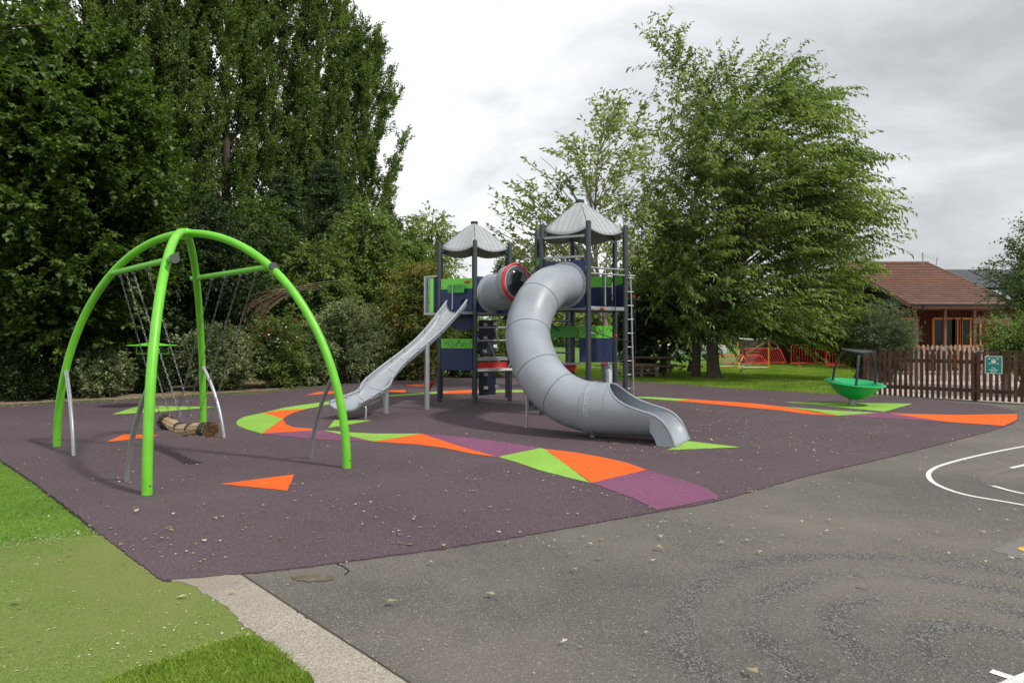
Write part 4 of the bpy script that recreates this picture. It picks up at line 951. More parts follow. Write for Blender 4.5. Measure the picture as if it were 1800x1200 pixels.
# timber sign post in the bushes on the right
root = empty('timber_post', 'square weathered timber post with a small arm behind the picket fence', 'post', (*G(1768, 690)[:2], 0))
root.location = (13.0, 18.0, 0)
MB().box((0, 0, 1.0), (0.13, 0.13, 2.0)).build('post', M['picketpale'], root)
MB().box((-0.42, -0.08, 1.93), (0.95, 0.04, 0.12)).box((-0.55, -0.11, 1.93), (0.10, 0.02, 0.08)).build('arm', M['veranda'], root)
# ------------------------------------------------------------------ building
m_tile = bpy.data.materials.new('brown_roof_tile'); m_tile.use_nodes = True; t = m_tile.node_tree; b = t.nodes['Principled BSDF']; b.inputs['Roughness'].default_value = 0.85
tcn = t.nodes.new('ShaderNodeTexCoord'); br = t.nodes.new('ShaderNodeTexBrick'); t.links.new(tcn.outputs['Object'], br.inputs['Vector'])
br.inputs['Scale'].default_value = 1.0; br.inputs['Brick Width'].default_value = 0.33; br.inputs['Row Height'].default_value = 0.30; br.inputs['Mortar Size'].default_value = 0.018; br.offset = 0.0
br.inputs['Color1'].default_value = (0.235, 0.115, 0.075, 1); br.inputs['Color2'].default_value = (0.175, 0.083, 0.055, 1); br.inputs['Mortar'].default_value = (0.075, 0.038, 0.028, 1)
nz = t.nodes.new('ShaderNodeTexNoise'); nz.inputs['Scale'].default_value = 1.4; nz.inputs['Detail'].default_value = 6; t.links.new(tcn.outputs['Object'], nz.inputs['Vector'])
mx = t.nodes.new('ShaderNodeMix'); mx.data_type = 'RGBA'; mx.blend_type = 'MULTIPLY'; mx.inputs[0].default_value = 0.5
rr_ = t.nodes.new('ShaderNodeValToRGB'); rr_.color_ramp.elements[0].color = (0.6, 0.6, 0.62, 1); rr_.color_ramp.elements[1].color = (1.25, 1.2, 1.15, 1); t.links.new(nz.outputs['Fac'], rr_.inputs[0])
t.links.new(br.outputs['Color'], mx.inputs[6]); t.links.new(rr_.outputs[0], mx.inputs[7]); t.links.new(mx.outputs[2], b.inputs['Base Color'])
def building():
    root = empty('timber_pavilion', 'single-storey red-brown timber building with brown tiled roof and veranda posts', 'building', (17.4, 30, 0))
    def L(x, y, z): return Vector((x-17.4, y-30, z))
    x0, x1, yf, yr, ze, zr = 17.4, 21.95, 29.7, 36.0, 2.92, 5.35
    # roof slopes: build flat in local tile space, then tilt, with stepped tile courses
    import math as m_
    sl = m_.hypot(yr-yf, zr-ze); ang = m_.atan2(zr-ze, yr-yf)
    vs = []; fs = []; rows = int(sl/0.30)+1; rib = 0.11; nx = int((x1-x0)/rib)
    for r_ in range(rows):
        y0 = r_*0.30; y1 = min((r_+1)*0.30, sl)
        for s_, yy, zz_ in ((0, y0, 0.045), (1, y1, 0.012)):
            for i in range(nx*2+1): vs.append((x0-17.4+(x1-x0)*i/(nx*2), yy, zz_+(0.018 if i % 2 else 0)))
        o_ = r_*2*(nx*2+1)
        for i in range(nx*2): fs.append((o_+i, o_+i+1, o_+nx*2+1+i+1, o_+nx*2+1+i))
        if r_: 
            pv = o_-(nx*2+1)
            for i in range(nx*2): fs.append((pv+i, pv+i+1, o_+i+1, o_+i))
    rf = MB().add(vs, fs).build('roof', m_tile, root, smooth=False)
    rf.location = (0, yf-30, ze); rf.rotation_euler = (ang, 0, 0)
    bk = MB().sheet([(x0-17.4, 0, 0), (x1-17.4, 0, 0), (x1-17.4, sl, 0), (x0-17.4, sl, 0)]).build('roof', m_tile, root, smooth=False)
    bk.location = (0, 2*yr-yf-30, ze); bk.rotation_euler = (ang, 0, math.pi); bk.location.x = x1-17.4+x0-17.4
    MB().tube([L(x0, yr, zr+0.03), L(x1, yr, zr+0.03)], 0.09, 8).build('ridge', m_tile, root)
    mb = MB(); mb.bar(L(x0, yf-0.03, ze-0.10), L(x1, yf-0.03, ze-0.10), 0.03, 0.18); mb.bar(L(x0-0.05, yf, ze-0.06), L(x0-0.05, yr, zr-0.06), 0.04, 0.2); mb.bar(L(x1+0.05, yf, ze-0.06), L(x1+0.05, yr, zr-0.06), 0.04, 0.2)
    mb.build('fascia', M['veranda'], root)
    MB().tube([L(x0, yf-0.1, ze-0.01), L(x1+0.1, yf-0.1, ze-0.01)], 0.055, 8).tube([L(x0+0.45, yf-0.1, ze), L(x0+0.45, yf-0.1, ze-0.25), L(x0+0.45, yf+0.6, ze-0.5)], 0.035, 8).build('gutter', M['rubberblack'], root)
    yw = 31.6
    MB().prism([L(x0, yf+0.02, ze-0.2), L(x1, yf+0.02, ze-0.2), L(x1, yw, ze-0.2), L(x0, yw, ze-0.2)], (0, 0, 0.02)).build('soffit', M['veranda'], root)
    # clad walls (vertical boards as real strips)
    wl = MB(); wl.box(L((x0+x1)/2, yw+0.15, 1.4), (x1-x0-0.2, 0.2, 2.8))
    xx = x0+0.15
    while xx < x1-0.15: wl.box(L(xx, yw+0.035, 1.4), (0.11, 0.03, 2.75)); xx += 0.145
    wl.box(L(x0+0.12, (yw+yr)/2, 1.4), (0.2, yr-yw, 2.7)); wl.box(L(x1-0.12, (yw+yr)/2, 1.4), (0.2, yr-yw, 2.7))
    wl.build('wall', M['cladding'], root)
    # low wing that runs on to the left behind the big tree
    wg = MB(); wg.box(L(15.6, 38.2, 1.3), (5.6, 0.3, 2.6))
    xx = 12.9
    while xx < 18.3: wg.box(L(xx, 38.02, 1.3), (0.13, 0.03, 2.5)); xx += 0.145
    wg.build('wing_wall', mat('shaded_cladding', (0.030, 0.012, 0.009), 0.8, spec=0.1, col2=(0.05, 0.02, 0.013), vscale=4), root)  # cladding copy darkened, with the big tree's shade put into its colour
    for cx, w_, z0, z1, dr in ((18.35, 0.75, 0.1, 2.35, True), (19.95, 0.95, 1.05, 2.35, False), (21.2, 0.9, 0.1, 2.35, True), (20.6, 0.35, 0.1, 2.35, True)):
        nm = 'door' if dr else 'window'
        f = MB(); cz = (z0+z1)/2; hh = z1-z0
        for s in (-1, 1): f.box(L(cx+s*w_/2, yw-0.02, cz), (0.09, 0.08, hh))
        f.box(L(cx, yw-0.02, z0), (w_, 0.08, 0.09)); f.box(L(cx, yw-0.02, z1), (w_, 0.08, 0.09)); f.box(L(cx, yw-0.02, cz), (0.07, 0.06, hh))
        if dr: f.box(L(cx, yw-0.02, 1.05), (w_, 0.05, 0.14))
        fo = f.build(nm, M['orangewood'], root)
        MB().box(L(cx, yw+0.0, cz), (w_, 0.03, hh)).build('pane', M['glassdark'], fo)
    for px_ in (17.75, 19.05, 20.35, 21.7): MB().box(L(px_, yf+0.35, 1.38), (0.11, 0.11, 2.75)).build('veranda_post', M['veranda'], root)
    rl = MB(); rl.bar(L(x0, yf+0.35, 1.02), L(x1, yf+0.35, 1.02), 0.06, 0.06)
    xx = x0+0.1
    while xx < x1: rl.box(L(xx, yf+0.35, 0.5), (0.03, 0.03, 1.0)); xx += 0.13
    rl.build('railing', M['veranda'], root)
    # aerial
    ae = MB(); a0 = L(21.3, 35.4, 5.1); ae.tube([a0, a0+up*0.75], 0.025, 6).tube([a0+V(-1.1, 0, 0.98), a0+V(0.75, 0, 0.42)], 0.009, 6)
    for k in range(13): 
        c = a0+V(-1.1+k*0.15, 0, 0.98-k*0.045); ae.tube([c+V(-0.03, 0, -0.13), c+V(0.03, 0, 0.13)], 0.007, 4)
    ae.tube([a0+V(0.65, 0, -0.2), a0+V(0.75, 0, 0.5)], 0.02, 6); ae.build('aerial', M['greysteel'], root)
building()
def building2():
    root = empty('hall_building', 'low hall with grey roof and dark solar panels behind the brown roof', 'building', (26.5, 37, 0))
    MB().box((0, 1.5, 1.6), (12, 9, 3.2)).build('wall', M['cladding'], root)
    MB().add([(-6.6, -3.4, 3.1), (7, -3.4, 3.1), (7, 2, 5.35), (-3.6, 2, 5.35), (7, 7, 3.1), (-6.6, 7, 3.1)], [(0, 1, 2, 3), (3, 2, 4, 5), (0, 3, 5)]).build('roof', mat('grey_sheet_roof', (0.22, 0.23, 0.25), 0.6, var=0.1), root, smooth=False)
    s = (5.35-3.1)/5.4
    for k in range(4):
        xa = -2.9+k*2.1
        MB().prism([(xa, -1.4, 3.1+2.0*s+0.08), (xa+2.0, -1.4, 3.1+2.0*s+0.08), (xa+2.0, 1.5, 3.1+4.9*s+0.08), (xa, 1.5, 3.1+4.9*s+0.08)], (0, -0.02, 0.06)).build('solar_panel', M['glassdark'], root, smooth=False)
building2()
# ------------------------------------------------------------------ barriers, goal, table, car
def barrier(loc, rz, label, lean=0.0):
    root = empty('crowd_barrier', label, 'barrier', loc, 'red crowd barriers on the lawn', rz); root.rotation_euler = (lean, 0, rz)
    W = 2.4; fr = MB(); fr.tube([(-W/2, 0, 0.12), (-W/2, 0, 1.0), (-W/2+0.08, 0, 1.08), (W/2-0.08, 0, 1.08), (W/2, 0, 1.0), (W/2, 0, 0.12)], 0.022, 8).tube([(-W/2, 0, 0.2), (W/2, 0, 0.2)], 0.02, 8)
    fr.build('frame', M['barrier'], root)
    bs = MB()
    for i in range(1, 17): bs.tube([(-W/2+W*i/17, 0, 0.2), (-W/2+W*i/17, 0, 1.08)], 0.009, 6)
    bs.build('bars', M['barrier'], root)
    for s in (-1, 1): MB().tube([(s*0.85, -0.25, 0.0), (s*0.85, -0.2, 0.06), (s*0.85, 0, 0.14), (s*0.85, 0.2, 0.06), (s*0.85, 0.25, 0)], 0.02, 8).build('foot', M['barrier'], root)
    return root
for i, (px, dd, rz, lab) in enumerate(((1432, 34.0, 0.05, 'red crowd barrier standing between the tree trunk and the green bowl'), (1500, 31.5, -0.1, 'red crowd barrier directly behind the green spinner bowl'), (1580, 28.5, 0.1, 'red crowd barrier peeping above the pale fence by the veranda'))):
    barrier(((px-900)/1200*dd, dd, 0), rz, lab)
r3 = barrier((13.2, 35.2, 0), 0.3, 'red crowd barrier leaning low behind the goal net, nearest the brick-red wall', math.radians(-35))
r4 = barrier((12.3, 35.5, 0), 0.15, 'red crowd barrier tilted almost flat behind the goal', math.radians(-62))
def goal():
    root = empty('small_goal', 'small orange framed football goal with sagging net under the big tree', 'goal', (10.65, 33, 0))
    fr = MB(); W = 1.75; H_ = 1.42; Dp = 1.1
    for s in (-1, 1): fr.tube([(s*W-(-0.0), -0.0, 0), (s*W, 0, H_)], 0.035, 8) if s > 0 else fr.tube([(0.25, 0, 0), (0.25, 0, H_)], 0.035, 8)
    fr.tube([(0.25, 0, 0.02), (-0.9, 1.0, 0.02)], 0.025, 6).tube([(W, 0, 0.02), (0.9, 1.0, 0.02)], 0.025, 6).tube([(0.25, 0, 0.03), (0.9, 1.0, 0.6), (W, 0, H_-0.1)], 0.03, 6).tube([(0.25, 0, H_-0.1), (-0.9, 1.0, 0.8)], 0.03, 6)
    fr.build('frame', M['orangesteel'], root)
    MB().tube([(0.25, 0, H_), (1.0, 0, H_-0.05), (W, 0, H_)], 0.03, 6).tube([(0.25, 0, 0.02), (W, 0, 0.02)], 0.02, 6).tube([(-0.9, 1.0, 0.04), (0.9, 1.0, 0.04)], 0.02, 6).build('crossbar', M['white'], root)
    nt2 = MB()
    for i in range(15):
        x = 0.25+(W-0.25)*i/14; nt2.tube([(x, 0.02, H_), (x-0.4, 0.6, 0.75), (x-0.6, 1.0, 0.02)], 0.004, 4)
    for i in range(12):
        z = 0.1+i*0.11; y = 1.0-(z/H_); nt2.tube([(0.25-0.5*y, y, z), (W-0.5*y, y, z)], 0.004, 4)
    nt2.build('net', M['net'], root)
goal()
def picnic():
    root = empty('picnic_table', 'old brown timber picnic table in the shade left of the tree trunk', 'table', (5.15, 25.5, 0))
    MB().box((0, 0, 0.74), (1.8, 0.75, 0.05)).build('table_top', M['gravelwood'], root)
    for s in (-1, 1): MB().box((0.1, s*0.62, 0.44), (2.1, 0.26, 0.05)).build('bench', M['gravelwood'], root)
    for s in (-1, 1):
        mb = MB(); x = s*0.65
        mb.bar((x, -0.6, 0), (x, -0.2, 0.71), 0.05, 0.1, up=(1, 0, 0)); mb.bar((x, 0.6, 0), (x, 0.2, 0.71), 0.05, 0.1, up=(1, 0, 0)); mb.bar((x+0.05, -0.7, 0.38), (x+0.05, 0.7, 0.38), 0.05, 0.09)
        mb.build('leg', M['gravelwood'], root)
    return root
picnic()
root = empty('pallet_stack', 'low heap of two timber pallets beneath the picnic table', 'pallets', (4.9, 26.3, 0))
for z in (0.0, 0.16, 0.32):
    mb = MB()
    for k in range(6): mb.box((0, -0.5+k*0.2, z+0.13), (1.25, 0.12, 0.022))
    for x in (-0.55, 0, 0.55): mb.box((x, 0, z+0.06), (0.1, 1.1, 0.09))
    mb.build('pallet', M['picketpale'], root)
# far metal mesh fence
def mesh_fence():
    root = empty('mesh_fence', 'green steel mesh fence at the edge of the far field', 'fence', (0, 40, 0))
    P = MB(); W_ = MB()
    for i in range(9): P.box((-3+i*2.5, 0, 1.0), (0.06, 0.06, 2.0))
    for z in np.arange(0.1, 1.95, 0.2): W_.tube([(-3, 0, z), (17, 0, z)], 0.006, 4)
    for x in np.arange(-3, 17, 0.12): W_.tube([(x, 0.01, 0.02), (x, 0.01, 1.95)], 0.004, 3)
    P.build('post', M['meshgreen'], root); W_.build('mesh_panel', M['meshgreen'], root)
mesh_fence()
def car():
    root = empty('parked_car', 'pale silver-white car half hidden beyond the dark bushes left of the trunk', 'car', (11.5, 44, 0))
    prof = [(-2.0, 0.35), (-2.05, 0.75), (-1.9, 0.95), (-1.2, 1.02), (-0.65, 1.42), (0.75, 1.46), (1.5, 1.05), (2.0, 0.92), (2.1, 0.6), (2.05, 0.35)]
    o = MB().prism([(x, -0.85, z) for x, z in prof], (0, 1.7, 0)).build('body', M['carpaint'], root)
    bv = o.modifiers.new('bevel', 'BEVEL'); bv.width = 0.08; bv.segments = 3
    MB().prism([(x, -0.88, z) for x, z in [(-1.05, 1.0), (-0.6, 1.35), (0.05, 1.38), (0.05, 1.0)]], (0, 1.76, 0)).prism([(x, -0.88, z) for x, z in [(0.12, 1.0), (0.12, 1.38), (0.7, 1.38), (1.25, 1.03)]], (0, 1.76, 0)).build('window', M['glassdark'], root)
    for x in (-1.3, 1.3):
        for y in (-0.86, 0.86):
            w_ = MB().tube([(x, y-0.1, 0.32), (x, y+0.1, 0.32)], 0.32, 20).build('wheel', M['tyre'], root)
            MB().tube([(x, y-0.11, 0.32), (x, y+0.11, 0.32)], 0.2, 14).build('rim', M['steel'], w_)
car()
#TREES
exec_trees = True
# ------------------------------------------------------------------ poplars
def poplar_mesh(seed, H=20.0, R=2.0, nb=150):
    r = np.random.default_rng(seed); root = bpy.data.objects.new('poplar_tree', None); COL.objects.link(root)
    mb = MB(); mb.tube([Vector((0, 0, -0.1)), Vector((0.1, 0, H*0.35)), Vector((0, 0.1, H*0.7)), Vector((0, 0, H*0.95))], [0.26, 0.18, 0.10, 0.02], 9, cap=False)
    S = []; D = []; paths = []
    for i in range(nb):
        h = H*(0.06+0.9*(i+r.uniform(0, 1))/nb); az = r.uniform(0, 6.283); prof = min(1.0, (h/H+0.05)/0.22)*min(1.0, ((H-h)/H/0.30)**0.75+0.10)
        out = R*prof*r.uniform(0.5, 1.15); rise = out*r.uniform(1.6, 2.6)+0.4
        a = np.array([0, 0, max(0.2, h-rise*0.55)]); g = np.array([math.cos(az)*out, math.sin(az)*out, h+rise*0.45])
        mid = np.array([math.cos(az)*out*0.75, math.sin(az)*out*0.75, a[2]+rise*0.4]); p = bez(a, mid, g, 9)
        if i % 3 == 0: paths.append(p)
        for q in range(17):
            kk = int(8.99-6*abs(r.normal(0, 0.45))) if r.uniform() < 0.85 else int(r.uniform(2, 8.99)); kk = max(1, min(8, kk)); dd = p[min(kk+1, 8)]-p[max(kk-1, 0)]; dd /= np.linalg.norm(dd)
            rad_ = np.array([math.cos(az), math.sin(az), 0])
            S.append(p[kk]+r.normal(0, 0.12, 3)); D.append(dd*0.8+rad_*0.35+r.normal(0, 0.32, 3)+np.array([0.15, 0, 0.45]))
    limb_tubes(mb, paths, [0.045]*len(paths), 0.008, 5)
    mb.build('trunk', M['bark'], root)
    S = np.array(S); D = np.array(D)
    P, LD = twigs(S, D, 0.75*r.uniform(0.5, 1.3, len(S)), 52, r, 0.55, 0.05, 0.045, 0.1)
    leaf_mesh('crown', P, LD, 0.105, 0.078, L_poplar, root, seed=seed, flat=0.2)
    return root
prot = [poplar_mesh(1), poplar_mesh(2), poplar_mesh(3, R=2.0)]
ordn = ['leftmost tall dark poplar behind the maple', 'second tall poplar from the left, behind the maple crown edge', 'third tall poplar from the left in the row', 'fourth tall poplar from the left, right of the bare-stemmed gap', 'tall poplar in the middle right of the row above the first spruce', 'tall poplar second from the right end of the row', 'shortest rightmost poplar of the row with its pointed top against the sky']
pop = [(150, 27, 20.5), (232, 28.5, 21), (312, 30, 21), (395, 31.5, 21.5), (478, 33.5, 21.5), (560, 35.5, 20.6), (634, 38, 18.3)]
used = set()
for i, (px, d_, h_) in enumerate(pop):
    loc = ((px-900)/1200*d_, d_, 0); s = h_/20.0; pr = prot[i % 3]
    if (i % 3) not in used:
        used.add(i % 3); pr.location = loc; pr.rotation_euler = (0, 0, i*1.3); pr.scale = (1.0, 1.0, s); tag(pr, ordn[i], 'tree', 'poplars in a row behind the playground')
    else:
        c_ = copy_thing(pr, loc, ordn[i], i*1.7+0.4, (1.1, 1.1, s))
# ------------------------------------------------------------------ broadleaf trees
def blob_tree(name, label, px, d_, zc, rad, leafm, seed, n=420, **k):
    x = (px-900)/1200*d_; r = np.random.default_rng(seed+100)
    T = ellipsoid_targets(n, (x, d_, zc), rad, r, zmin=0.1)
    H = zc+rad[2]*0.8
    kw = dict(barkm=M['bark'], r_trunk=0.16, leafL=0.13, leafW=0.09, ntw=5, k=10, twl=0.5, seed=seed, limbs=60); kw.update(k)
    cat = kw.pop('cat', 'tree'); bm_ = kw.pop('barkm')
    return make_tree(name, label, cat, (x, d_, 0), [(x, d_, 0), (x+0.1, d_, H*0.4), (x, d_+0.1, H*0.8), (x+0.1, d_, H)], T, leafm, bm_, **kw)
# big maple on the left
x = (110-900)/1200*17.5
r = np.random.default_rng(3)
T = np.concatenate([ellipsoid_targets(900, (x, 17.5, 5.2), (3.3, 2.9, 4.4), r, 0.3, zmin=0.7, lumps=14, lump=0.3), ellipsoid_targets(250, (x-2.5, 17, 4.6), (2.8, 2.5, 4.0), r, 0.3, zmin=0.7)])
make_tree('maple_tree', 'huge dark green maple with layered crown left of the swing', 'tree', (x, 17.5, 0), [(x, 17.5, 0), (x+0.1, 17.4, 2), (x, 17.5, 5), (x+0.2, 17.5, 8.5)], T, L_maple, M['bark'],
          seed=4, r_trunk=0.3, leafL=0.115, leafW=0.115, ntw=9, k=18, twl=0.55, droop=0.25, limbs=70, up=0.1, flat=1.3, leafdroop=0.35)
# near overhanging maple whose branches enter at the top left
x = -8.6; r = np.random.default_rng(8)
T = ellipsoid_targets(420, (-7.75, 8.2, 5.7), (1.95, 1.6, 1.55), r, 0.4, zmin=1.0, lumps=10, lump=0.4)
make_tree('maple_tree', 'near maple whose dark leafy branch hangs into the top left corner', 'tree', (-9.3, 8.6, 0), [(-9.3, 8.6, 0), (-9.2, 8.6, 2), (-9.0, 8.5, 4.5), (-8.6, 8.4, 6.5)], T, L_maple, M['bark'],
          seed=9, r_trunk=0.2, leafL=0.10, leafW=0.105, ntw=8, k=13, twl=0.4, droop=0.3, limbs=50, flat=1.4, leafdroop=0.4)
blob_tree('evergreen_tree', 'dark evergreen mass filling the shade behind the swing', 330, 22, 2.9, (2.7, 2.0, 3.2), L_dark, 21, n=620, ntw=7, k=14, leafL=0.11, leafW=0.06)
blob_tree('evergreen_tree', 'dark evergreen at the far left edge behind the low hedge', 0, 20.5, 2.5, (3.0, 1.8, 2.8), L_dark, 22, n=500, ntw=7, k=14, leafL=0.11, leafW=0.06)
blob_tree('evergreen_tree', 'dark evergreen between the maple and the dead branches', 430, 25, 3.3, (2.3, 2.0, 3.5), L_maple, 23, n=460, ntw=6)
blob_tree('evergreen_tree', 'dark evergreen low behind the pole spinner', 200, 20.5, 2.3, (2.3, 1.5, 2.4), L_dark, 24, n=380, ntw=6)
# spruces
def spruce(label, px, d_, H, R, seed):
    r = np.random.default_rng(seed); x = (px-900)/1200*d_; root = empty('spruce_tree', label, 'tree', (x, d_, 0), 'blue-green spruces in front of the poplars')
    mb = MB(); mb.tube([(0, 0, 0), (0, 0, H*0.5), (0, 0, H)], [0.16, 0.1, 0.02], 8, cap=False); S = []; D = []; pt_ = []
    z = H*0.12
    while z < H*0.98:
        L_b = R*(1-z/H)**0.85+0.12
        for k in range(9):
            az = r.uniform(0, 6.283); ll = L_b*r.uniform(0.75, 1.1); dv = np.array([math.cos(az), math.sin(az), 0.15])
            a = np.array([0, 0, z]); g = a+dv*ll-np.array([0, 0, 0.12*ll]); p = bez(a, a+dv*ll*0.5, g, 6); pt_.append(p)
            for q in range(12):
                t_ = r.uniform(0.15, 1); s = a+dv*ll*t_-np.array([0, 0, 0.12*ll*t_*t_]); sd_ = np.array([-math.sin(az), math.cos(az), 0])*r.choice([-1, 1])
                S.append(s); D.append(dv*0.9+sd_*0.6+r.normal(0, 0.15, 3)-np.array([0, 0, 0.1]))
        z += 0.33
    limb_tubes(mb, pt_[::2], [0.02]*len(pt_[::2]), 0.005, 4); mb.build('trunk', M['bark'], root)
    P, LD = twigs(np.array(S), np.array(D), 0.36, 16, r, 0.6, 0.1, 0.06, 0.0)
    leaf_mesh('crown', P, LD, 0.13, 0.05, L_spruce, root, seed=seed, flat=0.3)
spruce('blue-green spruce left of its taller neighbour, in front of the poplars', 500, 28, 8.2, 2.1, 31)
spruce('taller blue-green spruce with pointed top in front of the right poplars', 574, 30, 9.3, 2.4, 32)
0 and spruce('small low blue-green spruce between the two tall ones', 455, 26.5, 5.4, 1.6, 33)
# right side of the left bank
blob_tree('laurel_tree', 'bright mid-green rounded tree below the rightmost poplar', 640, 27, 3.7, (1.9, 1.5, 2.9), L_mid, 41, n=480, leafL=0.14, leafW=0.08)
blob_tree('laurel_tree', 'mid-green tree under the spruces right of the dead branches', 565, 25, 2.9, (1.5, 1.3, 2.1), L_mid, 42, n=380, leafL=0.14, leafW=0.07)
blob_tree('laurel_tree', 'mid-green tree left of the red-tipped photinia', 700, 30, 4.2, (1.5, 1.3, 2.5), L_mid, 43, n=330, leafL=0.15, leafW=0.08)
blob_tree('oak_tree', 'pale open-crowned tree further back left of the left tower roof', 758, 40, 5.9, (2.0, 1.6, 3.2), L_light, 44, n=190, leafL=0.22, leafW=0.13, ntw=4, k=8, twl=0.7)
blob_tree('conifer_tree', 'grey-green wind-combed conifer seen between the two towers', 905, 46, 4.0, (2.3, 1.5, 3.0), L_silver, 45, n=320, leafL=0.22, leafW=0.09, wind=(0.6, 0, 0.2))
blob_tree('photinia_shrub', 'large shrub with orange-red leaf tips left of the left tower', 738, 24, 2.15, (1.65, 1.2, 2.0), L_photinia, 46, n=560, leafL=0.11, leafW=0.05, cat='shrub', up=0.9)
blob_tree('laurel_shrub', 'green shrub behind the legs of the left tower', 850, 25.5, 1.15, (1.5, 1.0, 1.1), L_mid, 47, n=300, cat='shrub', leafL=0.12, leafW=0.06, up=0.9)
blob_tree('laurel_shrub', 'yellow-green shrub seen between the photinia and the posts of the left tower', 800, 27, 1.6, (1.6, 1.0, 1.6), L_light, 48, n=300, cat='shrub', leafL=0.12, leafW=0.06, up=0.9)
# hedge shrubs
HG = 'hedge shrubs along the edge of the rubber surface'
def hedge(name, label, px, d_, h_, rx, ry, leafm, seed, n=260, **k):
    x = (px-900)/1200*d_; r = np.random.default_rng(seed)
    T = ellipsoid_targets(n, (x, d_, h_*0.48), (rx, ry, h_*0.52), r, 0.4, zmin=0.04, lumps=12, lump=0.25)
    kw = dict(seed=seed, r_trunk=0.05, leafL=0.085, leafW=0.042, ntw=7, k=11, twl=0.26, droop=0.1, limbs=40, up=0.9, group=HG, flat=0.4, leafdroop=0.0); kw.update(k)
    return make_tree(name, label, 'shrub', (x, d_, 0), [(x, d_, 0), (x, d_, h_*0.3), (x+0.03, d_, h_*0.6), (x, d_, h_*0.85)], T, leafm, M['bark'], **kw)
hedge('hedge_shrub', 'low dark shrub with reddish leaves at the far left edge', 40, 16.6, 1.05, 1.15, 0.7, L_photinia if False else L_dark, 51)
hedge('hedge_shrub', 'grey-green variegated shrub just left of the front swing leg', 170, 17.5, 1.25, 1.05, 0.8, L_eleag, 52, n=330)
hedge('hedge_shrub', 'dark shrub in the gap behind the pole spinner', 268, 18.8, 1.1, 0.7, 0.6, L_dark, 58)
hedge('hedge_shrub', 'rounded grey-green variegated shrub behind the rope log', 380, 19.6, 1.85, 1.3, 0.9, L_eleag, 53, n=420)
h4 = hedge('hedge_shrub', 'green shrub with red and white flowers right of the back swing leg', 488, 20.6, 2.2, 1.15, 0.9, L_mid, 54, n=420, leafW=0.035)
hedge('hedge_shrub', 'tallest grey-green variegated shrub just left of the open slide', 606, 22.6, 2.6, 1.5, 1.0, L_eleag, 55, n=640)
hedge('hedge_shrub', 'grey-green shrub behind the lower end of the open slide', 545, 21.6, 1.9, 0.9, 0.8, L_eleag, 59, n=320)
hedge('hedge_shrub', 'low green shrub behind the middle of the open slide', 712, 25.0, 1.7, 0.95, 0.8, L_mid, 56, n=280)
hedge('hedge_shrub', 'low grey-green shrub left of the left tower front legs', 655, 23.8, 1.3, 0.7, 0.7, L_eleag, 57, n=220)
r = np.random.default_rng(77); n_ = 90; c4 = h4.location
P0 = np.stack([r.normal(0, 0.6, n_), r.uniform(-0.95, -0.5, n_), r.uniform(1.3, 2.15, n_)], 1); leaf_mesh('flowers', P0, r.normal(0, 1, (n_, 3)), 0.07, 0.05, L_redfl, h4)['kind'] = 'stuff'
n_ = 24; P0 = np.stack([r.normal(0.1, 0.55, n_), r.uniform(-0.95, -0.6, n_), r.uniform(1.2, 2.0, n_)], 1); leaf_mesh('flowers', P0, r.normal(0, 1, (n_, 3)), 0.06, 0.06, L_whitefl, h4)['kind'] = 'stuff'
# dead branches fanning out
root = empty('dead_branches', 'fan of bare dry tan branches leaning out above the flowering shrub', 'branches', (-7.3, 22.2, 0))
mb = MB(); r = random.Random(5)
for k in range(44):
    u_ = r.random(); a = Vector((0.05+r.uniform(-0.12, 0.2), r.uniform(-0.15, 0.15), 3.0+r.uniform(-0.10, 0.08)))
    e_ = Vector((-1.75+0.95*u_+r.uniform(-0.12, 0.12), r.uniform(-0.5, 0.2), 2.42-0.42*u_+r.uniform(-0.1, 0.12)))
    c_ = Vector((a.x*0.4+e_.x*0.6, (a.y+e_.y)/2, a.z+0.02-0.25*u_+r.uniform(-0.05, 0.06)))
    mb.tube([Vector(q) for q in bez(np.array(a), np.array(c_), np.array(e_), 9)], [0.012-0.0009*q for q in range(9)], 4, cap=False)
for k in range(4): mb.tube(catmull([(0.1, 0.03*k, 2.98+0.02*k), (0.55, 0.1, 3.04+0.06*k), (1.0+0.2*k, 0.3+0.1*k, 3.08+0.11*k)], 4), [0.014-0.0012*q for q in range(9)], 5, cap=False)
mb.build('branch_fan', M['deadwood'], root)
# sparse pale tree behind the right tower
r = np.random.default_rng(61); x0 = (1040-900)/1200*19.5
T = []
for i in range(150):
    an = r.uniform(0, 1); px = 850+an*310; ytop = 185+abs(px-1060)*0.75 if px < 1060 else 170+(px-1060)*0.2
    py = ytop+r.uniform(0, 1)**1.3*(470-ytop); d_ = 19.5+r.uniform(-1.4, 1.4); T.append(Q(px, py, d_))
make_tree('rowan_tree', 'sparse pale-leaved tree with sky showing through behind the right tower', 'tree', (x0+0.6, 19.8, 0), [(x0+0.6, 19.8, 0), (x0+0.4, 19.7, 2), (x0+0.1, 19.6, 4.2), (x0+0.2, 19.5, 7.0)], T, L_light, M['barkpale'],
          seed=62, r_trunk=0.10, leafL=0.16, leafW=0.075, ntw=4, k=9, twl=0.6, droop=0.15, limbs=90, up=0.7, split_lo=0.35, wind=(-0.2, 0, 0.3), flat=0.5)
